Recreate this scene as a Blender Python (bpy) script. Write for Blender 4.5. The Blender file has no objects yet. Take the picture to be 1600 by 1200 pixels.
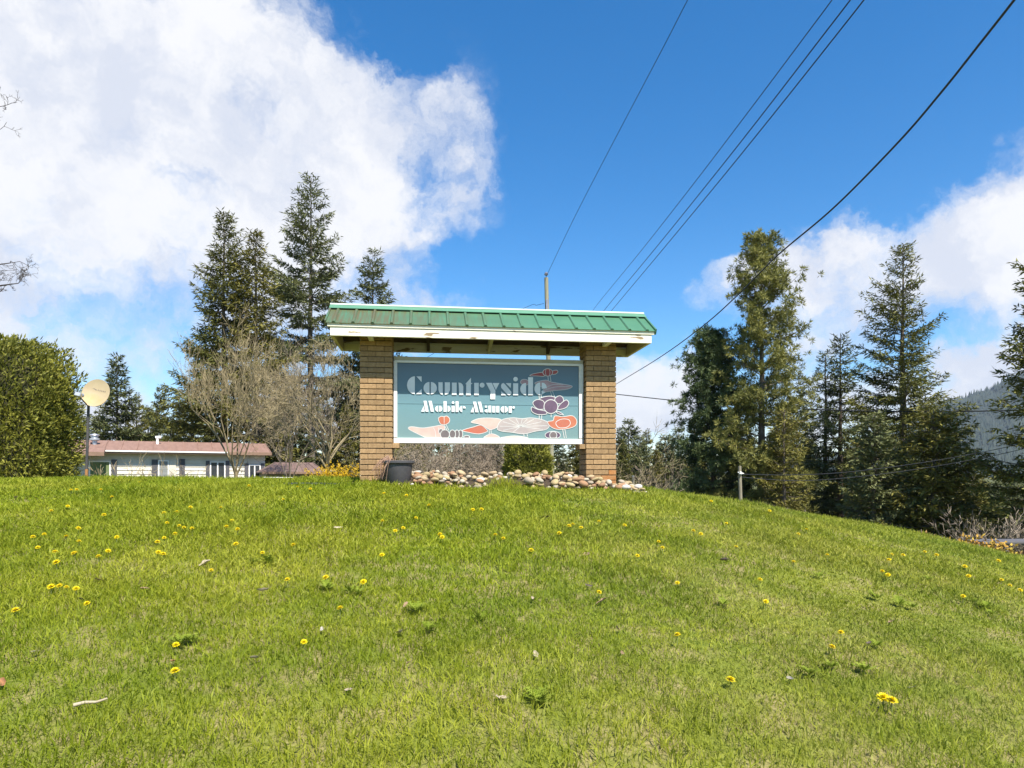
import bpy, math, random
import numpy as np
from mathutils import Vector, Matrix

# ------------------------------------------------------------------ camera, sky, sun, exposure
SC = bpy.context.scene
COL = SC.collection
EYE = 1.6            # metres, camera height above the world origin
F = 1067.0           # focal length in photograph pixels
HOR = 745.0          # horizon row in the photograph
R = math.radians

cam_d = bpy.data.cameras.new('camera')
cam = bpy.data.objects.new('camera', cam_d)
COL.objects.link(cam)
cam.location = (0, 0, EYE)
cam.rotation_euler = (R(90), 0, 0)
cam_d.sensor_width = 36.0
cam_d.lens = 36.0 * F / 1600.0
cam_d.shift_y = (HOR - 600.0) / 1600.0
cam_d.clip_start = 0.05
cam_d.clip_end = 20000
SC.camera = cam

SUN_EL, SUN_AZ = 54.5, 27.0      # azimuth to the right of straight behind the camera
sun_dir = Vector((math.sin(R(SUN_AZ)) * math.cos(R(SUN_EL)), -math.cos(R(SUN_AZ)) * math.cos(R(SUN_EL)), math.sin(R(SUN_EL))))
sun_d = bpy.data.lights.new('sun', 'SUN')
sun_d.energy = 5.0
sun_d.angle = R(0.53)
sun_d.color = (1.0, 0.94, 0.84)
sun = bpy.data.objects.new('sun', sun_d)
COL.objects.link(sun)
sun.rotation_euler = sun_dir.to_track_quat('Z', 'Y').to_euler()
sun.location = (6, -10, 30)

SC.view_settings.view_transform = 'Standard'
SC.view_settings.look = 'None'
SC.view_settings.gamma = 1.0
SC.view_settings.exposure = 0.95
SC.cycles.use_denoising = True
SC.cycles.denoiser = 'OPENIMAGEDENOISE'
SC.cycles.max_bounces = 6
SC.cycles.transparent_max_bounces = 8
SC.cycles.volume_bounces = 0
SC.cycles.sample_clamp_indirect = 6.0


def pix_dir(px, py):
    v = Vector(((px - 800) / F, 1.0, (HOR - py) / F))
    return v.normalized()


def build_world():
    w = bpy.data.worlds.new('World')
    SC.world = w
    w.use_nodes = True
    nt = w.node_tree
    N, L = nt.nodes, nt.links
    N.clear()

    def new(t, **kw):
        n = N.new(t)
        for k, v in kw.items():
            setattr(n, k, v)
        return n

    def math_(op, a, b=None, c=None, clamp=False):
        n = new('ShaderNodeMath', operation=op, use_clamp=clamp)
        for i, x in enumerate((a, b, c)):
            if x is None:
                continue
            if isinstance(x, (int, float)):
                n.inputs[i].default_value = x
            else:
                L.new(x, n.inputs[i])
        return n.outputs[0]

    def vmath(op, a, b=None):
        n = new('ShaderNodeVectorMath', operation=op)
        for i, x in enumerate((a, b)):
            if x is None:
                continue
            if isinstance(x, (tuple, list, Vector)):
                n.inputs[i].default_value = tuple(x)
            else:
                L.new(x, n.inputs[i])
        return n

    def smooth(x, a, b):
        n = new('ShaderNodeMapRange', interpolation_type='SMOOTHSTEP')
        L.new(x, n.inputs[0])
        n.inputs[1].default_value = a
        n.inputs[2].default_value = b
        return n.outputs[0]

    sky = new('ShaderNodeTexSky', sky_type='NISHITA')
    sky.sun_disc = False
    sky.sun_elevation = R(SUN_EL)
    sky.sun_rotation = math.atan2(sun_dir.x, sun_dir.y)
    sky.altitude = 500
    sky.air_density = 1.0
    sky.dust_density = 0.2
    sky.ozone_density = 2.2
    hs = new('ShaderNodeHueSaturation')
    hs.inputs['Saturation'].default_value = 1.42
    hs.inputs['Value'].default_value = 1.22
    L.new(sky.outputs[0], hs.inputs['Color'])

    tc = new('ShaderNodeTexCoord')
    d = tc.outputs['Generated']
    # warp the direction so that every cloud edge is ragged
    n1 = new('ShaderNodeTexNoise', noise_dimensions='3D')
    L.new(d, n1.inputs['Vector'])
    n1.inputs['Scale'].default_value = 5.0
    n1.inputs['Detail'].default_value = 7.0
    n1.inputs['Roughness'].default_value = 0.62
    off = vmath('SUBTRACT', n1.outputs['Color'], (0.5, 0.5, 0.5))
    offs = vmath('SCALE', off.outputs[0])
    offs.inputs['Scale'].default_value = 0.26
    dw = vmath('ADD', d, offs.outputs[0]).outputs[0]

    def lobe(px, py, rx, ry, gain, tilt=0.0, hard=0.25):
        c = pix_dir(px, py)
        right = Vector((c.y, -c.x, 0)).normalized()
        up = right.cross(c)
        a = R(tilt)
        r2 = right * math.cos(a) + up * math.sin(a)
        u2 = -right * math.sin(a) + up * math.cos(a)
        diff = vmath('SUBTRACT', dw, c).outputs[0]
        k = (c.x ** 2 + c.z ** 2) ** 0.5
        sc = F * (1 + ((px - 800) / F) ** 2 + ((HOR - py) / F) ** 2) ** 0.5
        du = vmath('DOT_PRODUCT', diff, r2 * (sc / rx)).outputs['Value']
        dv = vmath('DOT_PRODUCT', diff, u2 * (sc / ry)).outputs['Value']
        dn = vmath('DOT_PRODUCT', diff, c * 1.5).outputs['Value']
        q = math_('ADD', math_('ADD', math_('MULTIPLY', du, du), math_('MULTIPLY', dv, dv)), math_('MULTIPLY', dn, dn))
        return math_('MULTIPLY', smooth(math_('SQRT', q), 1.0 + hard, 1.0 - hard), gain)

    lobes = [(60, 190, 560, 340, 1.0, 0, 0.5), (420, 300, 250, 210, 1.0, 25, 0.7), (570, 240, 170, 110, 0.7, 0, 0.8), (-300, 100, 600, 480, 1.0, 0, 0.4),
             (1580, 345, 400, 75, 1.0, 22, 0.7), (1290, 425, 190, 42, 0.75, 16, 0.8), (1680, 330, 240, 130, 1.0, 10, 0.5),
             (1030, 610, 95, 65, 0.95, 0, 0.6), (1545, 580, 95, 75, 1.0, 0, 0.5), (1280, 600, 330, 40, 0.38, 0, 0.7),
             (200, 440, 520, 80, 0.7, 0, 0.6), (1400, 640, 420, 60, 0.5, 0, 0.7), (60, 640, 460, 60, 0.62, 0, 0.8), (700, 650, 700, 50, 0.5, 0, 0.8), (250, 540, 300, 40, 0.45, 0, 0.8)]
    tot = None
    for a in lobes:
        o = lobe(*a)
        tot = o if tot is None else math_('MAXIMUM', tot, o)
    # free clouds over the rest of the dome
    n2 = new('ShaderNodeTexNoise', noise_dimensions='3D')
    L.new(d, n2.inputs['Vector'])
    n2.inputs['Scale'].default_value = 2.6
    n2.inputs['Detail'].default_value = 3.0
    free = smooth(n2.outputs['Fac'], 0.55, 0.75)
    sep = new('ShaderNodeSeparateXYZ')
    L.new(d, sep.inputs[0])
    behind = smooth(sep.outputs['Y'], 0.35, -0.05)
    free = math_('MULTIPLY', free, behind)
    tot = math_('MAXIMUM', tot, free)
    # ragged edges, holes and wisps
    n3 = new('ShaderNodeTexNoise', noise_dimensions='3D')
    mp = new('ShaderNodeMapping')
    mp.inputs['Scale'].default_value = (1.0, 1.0, 1.7)
    L.new(dw, mp.inputs['Vector'])
    L.new(mp.outputs[0], n3.inputs['Vector'])
    n3.inputs['Scale'].default_value = 5.5
    n3.inputs['Detail'].default_value = 10.0
    n3.inputs['Roughness'].default_value = 0.62
    dens = math_('ADD', tot, math_('MULTIPLY_ADD', n3.outputs['Fac'], 2.1, -1.02))
    mask = math_('MULTIPLY', smooth(dens, 0.14, 0.92), smooth(tot, 0.02, 0.25))
    mask = math_('MULTIPLY', mask, 0.97)
    # near the horizon the air is paler
    # cloud shading: lit tops and grey-blue undersides from another noise
    n4 = new('ShaderNodeTexNoise', noise_dimensions='3D')
    L.new(dw, n4.inputs['Vector'])
    n4.inputs['Scale'].default_value = 8.0
    n4.inputs['Detail'].default_value = 9.0
    n4.inputs['Roughness'].default_value = 0.6
    shade = smooth(n4.outputs['Fac'], 0.36, 0.62)
    cm = new('ShaderNodeMix', data_type='RGBA')
    L.new(shade, cm.inputs[0])
    cm.inputs[6].default_value = (4.7, 4.95, 5.6, 1)
    cm.inputs[7].default_value = (6.2, 6.2, 6.3, 1)
    mx = new('ShaderNodeMix', data_type='RGBA')
    L.new(mask, mx.inputs[0])
    L.new(hs.outputs[0], mx.inputs[6])
    L.new(cm.outputs[2], mx.inputs[7])
    bg = new('ShaderNodeBackground')
    bg.inputs['Strength'].default_value = 0.085
    L.new(mx.outputs[2], bg.inputs['Color'])
    out = new('ShaderNodeOutputWorld')
    L.new(bg.outputs[0], out.inputs['Surface'])


build_world()

# ------------------------------------------------------------------ helpers
rng = np.random.default_rng(7)
rnd = random.Random(11)


def P(px, py, Y):
    """a photograph pixel at depth Y (metres along the view axis)"""
    return Vector(((px - 800) / F * Y, Y, EYE + (HOR - py) / F * Y))


def tag(o, label=None, cat=None, group=None, kind=None):
    if label: o['label'] = label
    if cat: o['category'] = cat
    if group: o['group'] = group
    if kind: o['kind'] = kind
    return o


def empty(name, loc, rz=0.0):
    o = bpy.data.objects.new(name, None)
    o.empty_display_size = 0.2
    COL.objects.link(o)
    o.location = loc
    o.rotation_euler = (0, 0, rz)
    return o


def link(name, me, parent=None, loc=None, rz=None):
    o = bpy.data.objects.new(name, me)
    COL.objects.link(o)
    if parent is not None:
        o.parent = parent
    if loc is not None:
        o.location = loc
    if rz is not None:
        o.rotation_euler = (0, 0, rz)
    return o


def np_mesh(name, V, quads=None, tris=None, mats=(), tint=None, mat_idx=None, smooth=False):
    me = bpy.data.meshes.new(name)
    V = np.ascontiguousarray(V, dtype=np.float32)
    nq = 0 if quads is None else len(quads)
    nt_ = 0 if tris is None else len(tris)
    me.vertices.add(len(V))
    me.vertices.foreach_set('co', V.ravel())
    me.loops.add(nq * 4 + nt_ * 3)
    me.polygons.add(nq + nt_)
    li = []
    ls = []
    if nq:
        li.append(np.asarray(quads, dtype=np.int32).ravel())
        ls.append(np.arange(nq, dtype=np.int32) * 4)
    if nt_:
        li.append(np.asarray(tris, dtype=np.int32).ravel())
        ls.append(nq * 4 + np.arange(nt_, dtype=np.int32) * 3)
    me.loops.foreach_set('vertex_index', np.concatenate(li))
    me.polygons.foreach_set('loop_start', np.concatenate(ls))
    for m in mats:
        me.materials.append(m)
    if mat_idx is not None:
        me.polygons.foreach_set('material_index', np.asarray(mat_idx, dtype=np.int32))
    if smooth:
        me.polygons.foreach_set('use_smooth', np.ones(nq + nt_, dtype=bool))
    if tint is not None:
        at = me.attributes.new('tint', 'FLOAT', 'FACE')
        at.data.foreach_set('value', np.asarray(tint, dtype=np.float32))
    me.update(calc_edges=True)
    return me


class MB:
    """collects quads/tris of simple solids; build() links them as one mesh object"""
    def __init__(self):
        self.v, self.f = [], []

    def add(self, vs, fs):
        o = len(self.v)
        self.v += [tuple(x) for x in vs]
        self.f += [tuple(i + o for i in f) for f in fs]
        return self

    def box(self, x0, x1, y0, y1, z0, z1, bev=0.0):
        if bev <= 0:
            vs = [(x, y, z) for z in (z0, z1) for y in (y0, y1) for x in (x0, x1)]
            fs = [(0, 2, 3, 1), (4, 5, 7, 6), (0, 1, 5, 4), (2, 6, 7, 3), (0, 4, 6, 2), (1, 3, 7, 5)]
            return self.add(vs, fs)
        b = bev
        vs, idx = [], {}
        for ix, (X, sx) in enumerate(((x0, 1), (x1, -1))):
            for iy, (Y, sy) in enumerate(((y0, 1), (y1, -1))):
                for iz, (Z, sz) in enumerate(((z0, 1), (z1, -1))):
                    idx[ix, iy, iz, 0] = len(vs); vs.append((X, Y + sy * b, Z + sz * b))
                    idx[ix, iy, iz, 1] = len(vs); vs.append((X + sx * b, Y, Z + sz * b))
                    idx[ix, iy, iz, 2] = len(vs); vs.append((X + sx * b, Y + sy * b, Z))
        fs = []
        I = idx
        for i in (0, 1):
            q = [I[i, 0, 0, 0], I[i, 1, 0, 0], I[i, 1, 1, 0], I[i, 0, 1, 0]]; fs.append(q if i else q[::-1])
            q = [I[0, i, 0, 1], I[0, i, 1, 1], I[1, i, 1, 1], I[1, i, 0, 1]]; fs.append(q if i else q[::-1])
            q = [I[0, 0, i, 2], I[1, 0, i, 2], I[1, 1, i, 2], I[0, 1, i, 2]]; fs.append(q if i else q[::-1])
        for a in (0, 1):
            for c in (0, 1):
                fs.append([I[0, a, c, 1], I[0, a, c, 2], I[1, a, c, 2], I[1, a, c, 1]])
                fs.append([I[a, 0, c, 0], I[a, 0, c, 2], I[a, 1, c, 2], I[a, 1, c, 0]])
                fs.append([I[a, c, 0, 0], I[a, c, 0, 1], I[a, c, 1, 1], I[a, c, 1, 0]])
        for a in (0, 1):
            for c in (0, 1):
                for e in (0, 1):
                    fs.append([I[a, c, e, 0], I[a, c, e, 1], I[a, c, e, 2]])
        return self.add(vs, fs)

    def prism(self, poly, axis_vec, origin=(0, 0, 0)):
        """poly: list of 3-D points of a planar face, extruded by axis_vec"""
        n = len(poly)
        a = [Vector(p) for p in poly]
        b = [p + Vector(axis_vec) for p in a]
        fs = [tuple(range(n))[::-1], tuple(range(n, 2 * n))]
        for i in range(n):
            j = (i + 1) % n
            fs.append((i, j, n + j, n + i))
        return self.add(a + b, fs)

    def tube(self, p0, p1, r0, r1=None, n=10, caps=True):
        r1 = r0 if r1 is None else r1
        p0, p1 = Vector(p0), Vector(p1)
        d = (p1 - p0).normalized()
        a = d.orthogonal().normalized()
        b = d.cross(a)
        vs = []
        for p, r in ((p0, r0), (p1, r1)):
            for k in range(n):
                t = 2 * math.pi * k / n
                vs.append(p + a * math.cos(t) * r + b * math.sin(t) * r)
        fs = [(k, (k + 1) % n, n + (k + 1) % n, n + k) for k in range(n)]
        if caps:
            fs += [tuple(range(n))[::-1], tuple(range(n, 2 * n))]
        return self.add(vs, fs)

    def lathe(self, prof, c=(0, 0, 0), n=28):
        vs = []
        for r, z in prof:
            for k in range(n):
                t = 2 * math.pi * k / n
                vs.append((c[0] + r * math.cos(t), c[1] + r * math.sin(t), c[2] + z))
        fs = []
        for i in range(len(prof) - 1):
            for k in range(n):
                k2 = (k + 1) % n
                fs.append((i * n + k, i * n + k2, (i + 1) * n + k2, (i + 1) * n + k))
        return self.add(vs, fs)

    def mesh(self, name, mat, smooth=False):
        import bmesh
        me = bpy.data.meshes.new(name)
        me.from_pydata([tuple(v) for v in self.v], [], self.f)
        me.update()
        bm = bmesh.new(); bm.from_mesh(me)
        bmesh.ops.recalc_face_normals(bm, faces=bm.faces)
        bm.to_mesh(me); bm.free()
        if mat is not None:
            me.materials.append(mat)
        if smooth:
            me.polygons.foreach_set('use_smooth', np.ones(len(me.polygons), dtype=bool))
            try:
                me.set_sharp_from_angle(angle=R(35))
            except Exception:
                pass
        return me

    def build(self, name, mat, parent=None, smooth=False, loc=None, rz=None):
        return link(name, self.mesh(name, mat, smooth), parent, loc, rz)


def value_noise(x, y, scale, seed):
    g = np.random.default_rng(seed).random((64, 64))
    u, v = np.asarray(x) / scale, np.asarray(y) / scale
    i, j = np.floor(u).astype(int), np.floor(v).astype(int)
    fu, fv = u - i, v - j
    fu, fv = fu * fu * (3 - 2 * fu), fv * fv * (3 - 2 * fv)
    a = g[i % 64, j % 64]; b = g[(i + 1) % 64, j % 64]; c = g[i % 64, (j + 1) % 64]; d = g[(i + 1) % 64, (j + 1) % 64]
    return (a * (1 - fu) + b * fu) * (1 - fv) + (c * (1 - fu) + d * fu) * fv


# ------------------------------------------------------------------ materials
def pmat(name, c1, c2=None, scale=8.0, rough=0.7, bump=0.0, bscale=None, tint=False, trans=0.0, spec=0.3,
         metal=0.0, spots=None, stretch=None, detail=5.0, lo=0.35, hi=0.65, objvar=0.0):
    """procedural principled material: noise mix of c1/c2, optional per-face tint, bump, spots=(colour, scale, lo, hi)"""
    m = bpy.data.materials.new(name)
    m.use_nodes = True
    nt = m.node_tree
    N, L = nt.nodes, nt.links
    b = N['Principled BSDF']
    b.inputs['Roughness'].default_value = rough
    b.inputs['Metallic'].default_value = metal
    b.inputs['Specular IOR Level'].default_value = spec
    tc = N.new('ShaderNodeTexCoord')
    vec = tc.outputs['Object']
    if stretch:
        mp = N.new('ShaderNodeMapping')
        mp.inputs['Scale'].default_value = stretch
        L.new(vec, mp.inputs['Vector'])
        vec = mp.outputs[0]
    c2 = c2 or tuple(x * 0.8 for x in c1)
    nz = N.new('ShaderNodeTexNoise')
    nz.inputs['Scale'].default_value = scale
    nz.inputs['Detail'].default_value = detail
    L.new(vec, nz.inputs['Vector'])
    mr = N.new('ShaderNodeMapRange')
    mr.inputs[1].default_value, mr.inputs[2].default_value = lo, hi
    L.new(nz.outputs['Fac'], mr.inputs[0])
    fac = mr.outputs[0]
    if tint:
        at = N.new('ShaderNodeAttribute')
        at.attribute_name = 'tint'
        ad = N.new('ShaderNodeMath'); ad.operation = 'MULTIPLY_ADD'; ad.use_clamp = True
        L.new(fac, ad.inputs[0]); ad.inputs[1].default_value = 0.35
        sc = N.new('ShaderNodeMath'); sc.operation = 'MULTIPLY'
        L.new(at.outputs['Fac'], sc.inputs[0]); sc.inputs[1].default_value = 0.75
        L.new(sc.outputs[0], ad.inputs[2])
        fac = ad.outputs[0]
    mx = N.new('ShaderNodeMix'); mx.data_type = 'RGBA'
    L.new(fac, mx.inputs[0])
    mx.inputs[6].default_value = (*c1, 1)
    mx.inputs[7].default_value = (*c2, 1)
    col = mx.outputs[2]
    if objvar > 0:
        oi = N.new('ShaderNodeObjectInfo')
        hs = N.new('ShaderNodeHueSaturation')
        m2 = N.new('ShaderNodeMapRange')
        m2.inputs[3].default_value, m2.inputs[4].default_value = 1 - objvar, 1 + objvar
        L.new(oi.outputs['Random'], m2.inputs[0])
        L.new(m2.outputs[0], hs.inputs['Value'])
        L.new(col, hs.inputs['Color'])
        col = hs.outputs[0]
    if spots:
        sc_, ss, slo, shi = spots
        n2 = N.new('ShaderNodeTexNoise')
        n2.inputs['Scale'].default_value = ss
        n2.inputs['Detail'].default_value = 6
        L.new(vec, n2.inputs['Vector'])
        m3 = N.new('ShaderNodeMapRange')
        m3.inputs[1].default_value, m3.inputs[2].default_value = slo, shi
        L.new(n2.outputs['Fac'], m3.inputs[0])
        mx2 = N.new('ShaderNodeMix'); mx2.data_type = 'RGBA'
        L.new(m3.outputs[0], mx2.inputs[0])
        L.new(col, mx2.inputs[6])
        mx2.inputs[7].default_value = (*sc_, 1)
        col = mx2.outputs[2]
    L.new(col, b.inputs['Base Color'])
    if bump > 0:
        bn = N.new('ShaderNodeTexNoise')
        bn.inputs['Scale'].default_value = bscale or scale * 4
        bn.inputs['Detail'].default_value = 6
        L.new(vec, bn.inputs['Vector'])
        bp = N.new('ShaderNodeBump')
        bp.inputs['Strength'].default_value = bump
        bp.inputs['Distance'].default_value = 0.02
        L.new(bn.outputs['Fac'], bp.inputs['Height'])
        L.new(bp.outputs[0], b.inputs['Normal'])
    if trans > 0:
        tr = N.new('ShaderNodeBsdfTranslucent')
        L.new(col, tr.inputs['Color'])
        ms = N.new('ShaderNodeMixShader')
        ms.inputs[0].default_value = trans
        out = N['Material Output']
        L.new(b.outputs[0], ms.inputs[1])
        L.new(tr.outputs[0], ms.inputs[2])
        L.new(ms.outputs[0], out.inputs['Surface'])
    return m


M = {}
M['brick'] = pmat('brick', (0.37, 0.24, 0.118), (0.30, 0.188, 0.09), 30, 0.85, 0.5, 160, objvar=0.16, spots=((0.22, 0.14, 0.07), 60, 0.60, 0.72))
M['brick_rust'] = pmat('brick_rust', (0.38, 0.21, 0.09), (0.40, 0.16, 0.045), 9, 0.85, 0.5, 160, objvar=0.08)
M['mortar'] = pmat('mortar', (0.115, 0.085, 0.055), (0.16, 0.12, 0.08), 40, 0.95, 0.4, 120)
M['concrete'] = pmat('concrete', (0.42, 0.39, 0.34), (0.30, 0.28, 0.25), 10, 0.9, 0.3, 60)
M['cream'] = pmat('cream_paint', (0.74, 0.70, 0.55), (0.80, 0.77, 0.66), 6, 0.6, 0.25, 60,
                  spots=((0.26, 0.19, 0.11), 5.0, 0.605, 0.635), stretch=(0.6, 1, 2.6))
M['cream_dirty'] = pmat('cream_paint_aged', (0.62, 0.55, 0.38), (0.50, 0.43, 0.28), 5, 0.7, 0.25, 40, stretch=(0.5, 1, 2))
M['white_frame'] = pmat('white_frame', (0.80, 0.79, 0.74), (0.72, 0.70, 0.64), 6, 0.5, 0.08, 30, spots=((0.33, 0.29, 0.24), 9, 0.70, 0.74), stretch=(0.4, 1, 3))
M['tan_frame'] = pmat('tan_frame', (0.47, 0.43, 0.31), (0.40, 0.36, 0.25), 6, 0.6, 0.1, 30)
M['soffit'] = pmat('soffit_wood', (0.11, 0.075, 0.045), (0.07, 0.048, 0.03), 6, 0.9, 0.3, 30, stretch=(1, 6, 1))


def roof_green():
    m = pmat('green_roof_metal', (0.060, 0.165, 0.090), (0.075, 0.19, 0.105), 3, 0.42, 0.03, 30, spec=0.5)
    nt = m.node_tree; N, L = nt.nodes, nt.links
    b = N['Principled BSDF']
    src = b.inputs['Base Color'].links[0].from_socket
    tc = N.new('ShaderNodeTexCoord')
    sp = N.new('ShaderNodeSeparateXYZ'); L.new(tc.outputs['Object'], sp.inputs[0])
    mp = N.new('ShaderNodeMapping'); mp.inputs['Scale'].default_value = (14, 1.2, 1.2); L.new(tc.outputs['Object'], mp.inputs['Vector'])
    nz = N.new('ShaderNodeTexNoise'); nz.inputs['Scale'].default_value = 2.2; nz.inputs['Detail'].default_value = 6; L.new(mp.outputs[0], nz.inputs['Vector'])
    # algae and grime streaks on the left end, thinning to the right
    mr = N.new('ShaderNodeMapRange'); mr.inputs[1].default_value, mr.inputs[2].default_value = 2.6, 0.5
    L.new(sp.outputs['X'], mr.inputs[0])
    ml = N.new('ShaderNodeMath'); ml.operation = 'MULTIPLY'; ml.use_clamp = True
    m2 = N.new('ShaderNodeMapRange'); m2.inputs[1].default_value, m2.inputs[2].default_value = 0.25, 0.6
    L.new(nz.outputs['Fac'], m2.inputs[0])
    L.new(m2.outputs[0], ml.inputs[0]); L.new(mr.outputs[0], ml.inputs[1])
    mx = N.new('ShaderNodeMix'); mx.data_type = 'RGBA'
    L.new(ml.outputs[0], mx.inputs[0]); L.new(src, mx.inputs[6]); mx.inputs[7].default_value = (0.105, 0.095, 0.042, 1)
    L.new(mx.outputs[2], b.inputs['Base Color'])
    return m


M['green'] = roof_green()
M['green_cap'] = pmat('green_ridge_metal', (0.095, 0.235, 0.135), (0.12, 0.27, 0.16), 3, 0.35, 0.02, 30, spec=0.6)


def panel_mat():
    m = bpy.data.materials.new('sign_print'); m.use_nodes = True
    nt = m.node_tree; N, L = nt.nodes, nt.links
    b = N['Principled BSDF']; b.inputs['Roughness'].default_value = 0.28; b.inputs['Specular IOR Level'].default_value = 0.4
    tc = N.new('ShaderNodeTexCoord'); sp = N.new('ShaderNodeSeparateXYZ'); L.new(tc.outputs['Object'], sp.inputs[0])
    mp = N.new('ShaderNodeMapping'); mp.inputs['Scale'].default_value = (0.8, 1, 2.5); L.new(tc.outputs['Object'], mp.inputs['Vector'])
    nz = N.new('ShaderNodeTexNoise'); nz.inputs['Scale'].default_value = 2.2; nz.inputs['Detail'].default_value = 5; L.new(mp.outputs[0], nz.inputs['Vector'])
    a = N.new('ShaderNodeMath'); a.operation = 'MULTIPLY_ADD'; L.new(nz.outputs['Fac'], a.inputs[0]); a.inputs[1].default_value = 0.22; L.new(sp.outputs['Z'], a.inputs[2])
    mr = N.new('ShaderNodeMapRange'); mr.inputs[1].default_value, mr.inputs[2].default_value = 0.45, 1.65
    L.new(a.outputs[0], mr.inputs[0])
    cr = N.new('ShaderNodeValToRGB')
    e = cr.color_ramp.elements
    e[0].position = 0.0; e[0].color = (0.17, 0.25, 0.24, 1)
    e[1].position = 1.0; e[1].color = (0.095, 0.125, 0.165, 1)
    x = e.new(0.45); x.color = (0.14, 0.255, 0.28, 1)
    x = e.new(0.72); x.color = (0.11, 0.19, 0.235, 1)
    L.new(mr.outputs[0], cr.inputs[0]); L.new(cr.outputs[0], b.inputs['Base Color'])
    return m


M['print'] = panel_mat()
M['letter'] = pmat('letter_white', (0.80, 0.81, 0.80), (0.72, 0.74, 0.73), 6, 0.4)
M['line_white'] = pmat('print_line', (0.60, 0.60, 0.57), (0.52, 0.53, 0.51), 6, 0.4)
M['p_pink'] = pmat('print_pink', (0.58, 0.43, 0.37), (0.50, 0.33, 0.29), 5, 0.4)
M['p_rose'] = pmat('print_mauve', (0.38, 0.22, 0.23), (0.50, 0.32, 0.32), 6, 0.4)
M['p_pad'] = pmat('print_pad', (0.43, 0.37, 0.345), (0.35, 0.30, 0.29), 6, 0.4)
M['p_orange'] = pmat('print_orange', (0.46, 0.125, 0.075), (0.42, 0.15, 0.10), 6, 0.4)
M['p_peach'] = pmat('print_peach', (0.48, 0.17, 0.095), (0.44, 0.14, 0.08), 6, 0.4)
M['p_red'] = pmat('print_red', (0.30, 0.055, 0.055), (0.36, 0.08, 0.07), 6, 0.4)
M['p_purple'] = pmat('print_purple', (0.09, 0.065, 0.10), (0.15, 0.095, 0.14), 4, 0.4)
M['p_grey'] = pmat('print_grey', (0.14, 0.12, 0.12), (0.17, 0.14, 0.14), 6, 0.4)
M['pot'] = pmat('pot_plastic', (0.055, 0.054, 0.058), (0.075, 0.072, 0.075), 7, 0.5, 0.05, 30, spots=((0.17, 0.16, 0.15), 8, 0.66, 0.75))
M['soil'] = pmat('potting_soil', (0.045, 0.032, 0.022), (0.07, 0.05, 0.035), 30, 0.95, 0.8, 60)
M['dead'] = pmat('dead_stem', (0.33, 0.19, 0.13), (0.40, 0.27, 0.19), 20, 0.8)
for i, (c1, c2) in enumerate([((0.33, 0.24, 0.135), (0.40, 0.31, 0.19)), ((0.44, 0.39, 0.30), (0.35, 0.30, 0.22)), ((0.27, 0.225, 0.165), (0.34, 0.285, 0.21)),
                              ((0.31, 0.185, 0.10), (0.25, 0.14, 0.08)), ((0.38, 0.30, 0.155), (0.32, 0.245, 0.13)), ((0.56, 0.52, 0.47), (0.46, 0.42, 0.36))]):
    M['stone%d' % i] = pmat('river_stone_%s' % 'abcdef'[i], c1, c2, 9, 0.8, 0.25, 50, objvar=0.12)
M['bark'] = pmat('bark', (0.12, 0.095, 0.07), (0.20, 0.165, 0.13), 12, 0.95, 0.8, 30, stretch=(1, 1, 0.25))
M['bark_dark'] = pmat('bark_dark', (0.07, 0.052, 0.04), (0.12, 0.09, 0.065), 12, 0.95, 0.8, 30, stretch=(1, 1, 0.25))
M['twig'] = pmat('bare_twig', (0.135, 0.105, 0.055), (0.32, 0.26, 0.145), 3, 0.9, tint=True)
M['twig_grey'] = pmat('bare_twig_grey', (0.14, 0.108, 0.075), (0.29, 0.235, 0.175), 3, 0.9, tint=True)
M['twig_dark'] = pmat('bare_twig_dark', (0.045, 0.037, 0.034), (0.09, 0.075, 0.065), 3, 0.9, tint=True)
M['fir'] = pmat('fir_needles', (0.042, 0.052, 0.014), (0.185, 0.180, 0.040), 0.6, 0.65, tint=True, trans=0.15, spec=0.25)
M['fir2'] = pmat('fir_needles_olive', (0.060, 0.062, 0.015), (0.235, 0.210, 0.044), 0.6, 0.65, tint=True, trans=0.15, spec=0.25)
M['fir_grey'] = pmat('fir_needles_grey', (0.060, 0.075, 0.030), (0.190, 0.200, 0.075), 0.6, 0.65, tint=True, trans=0.15, spec=0.3)
M['spruce'] = pmat('spruce_needles', (0.030, 0.044, 0.018), (0.145, 0.155, 0.046), 0.6, 0.65, tint=True, trans=0.1, spec=0.25)
M['pine'] = pmat('pine_needles', (0.085, 0.098, 0.024), (0.29, 0.275, 0.072), 0.5, 0.6, tint=True, trans=0.18, spec=0.3)
M['pine_dark'] = pmat('pine_needles_dark', (0.032, 0.052, 0.022), (0.115, 0.150, 0.052), 0.5, 0.6, tint=True, trans=0.12, spec=0.3)
M['cedar'] = pmat('cedar_sprays', (0.062, 0.074, 0.011), (0.285, 0.275, 0.040), 0.9, 0.6, tint=True, trans=0.2, spec=0.25,
                  spots=((0.30, 0.16, 0.05), 1.1, 0.70, 0.76))
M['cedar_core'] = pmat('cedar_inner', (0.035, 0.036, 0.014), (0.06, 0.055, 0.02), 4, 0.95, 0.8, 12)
M['forsythia'] = pmat('forsythia_bloom', (0.50, 0.30, 0.006), (0.62, 0.42, 0.015), 4, 0.6, tint=True, trans=0.25)
M['leaf_green'] = pmat('broad_leaf', (0.15, 0.21, 0.02), (0.26, 0.31, 0.045), 6, 0.85, spec=0.05, tint=True, trans=0.25)
M['leaf_dead'] = pmat('dead_leaf', (0.34, 0.235, 0.15), (0.25, 0.16, 0.10), 18, 0.8, tint=True, trans=0.1)
M['litter_bright'] = pmat('leaf_litter_orange', (0.36, 0.15, 0.03), (0.50, 0.38, 0.06), 2.5, 0.85, tint=True, trans=0.1)
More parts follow.
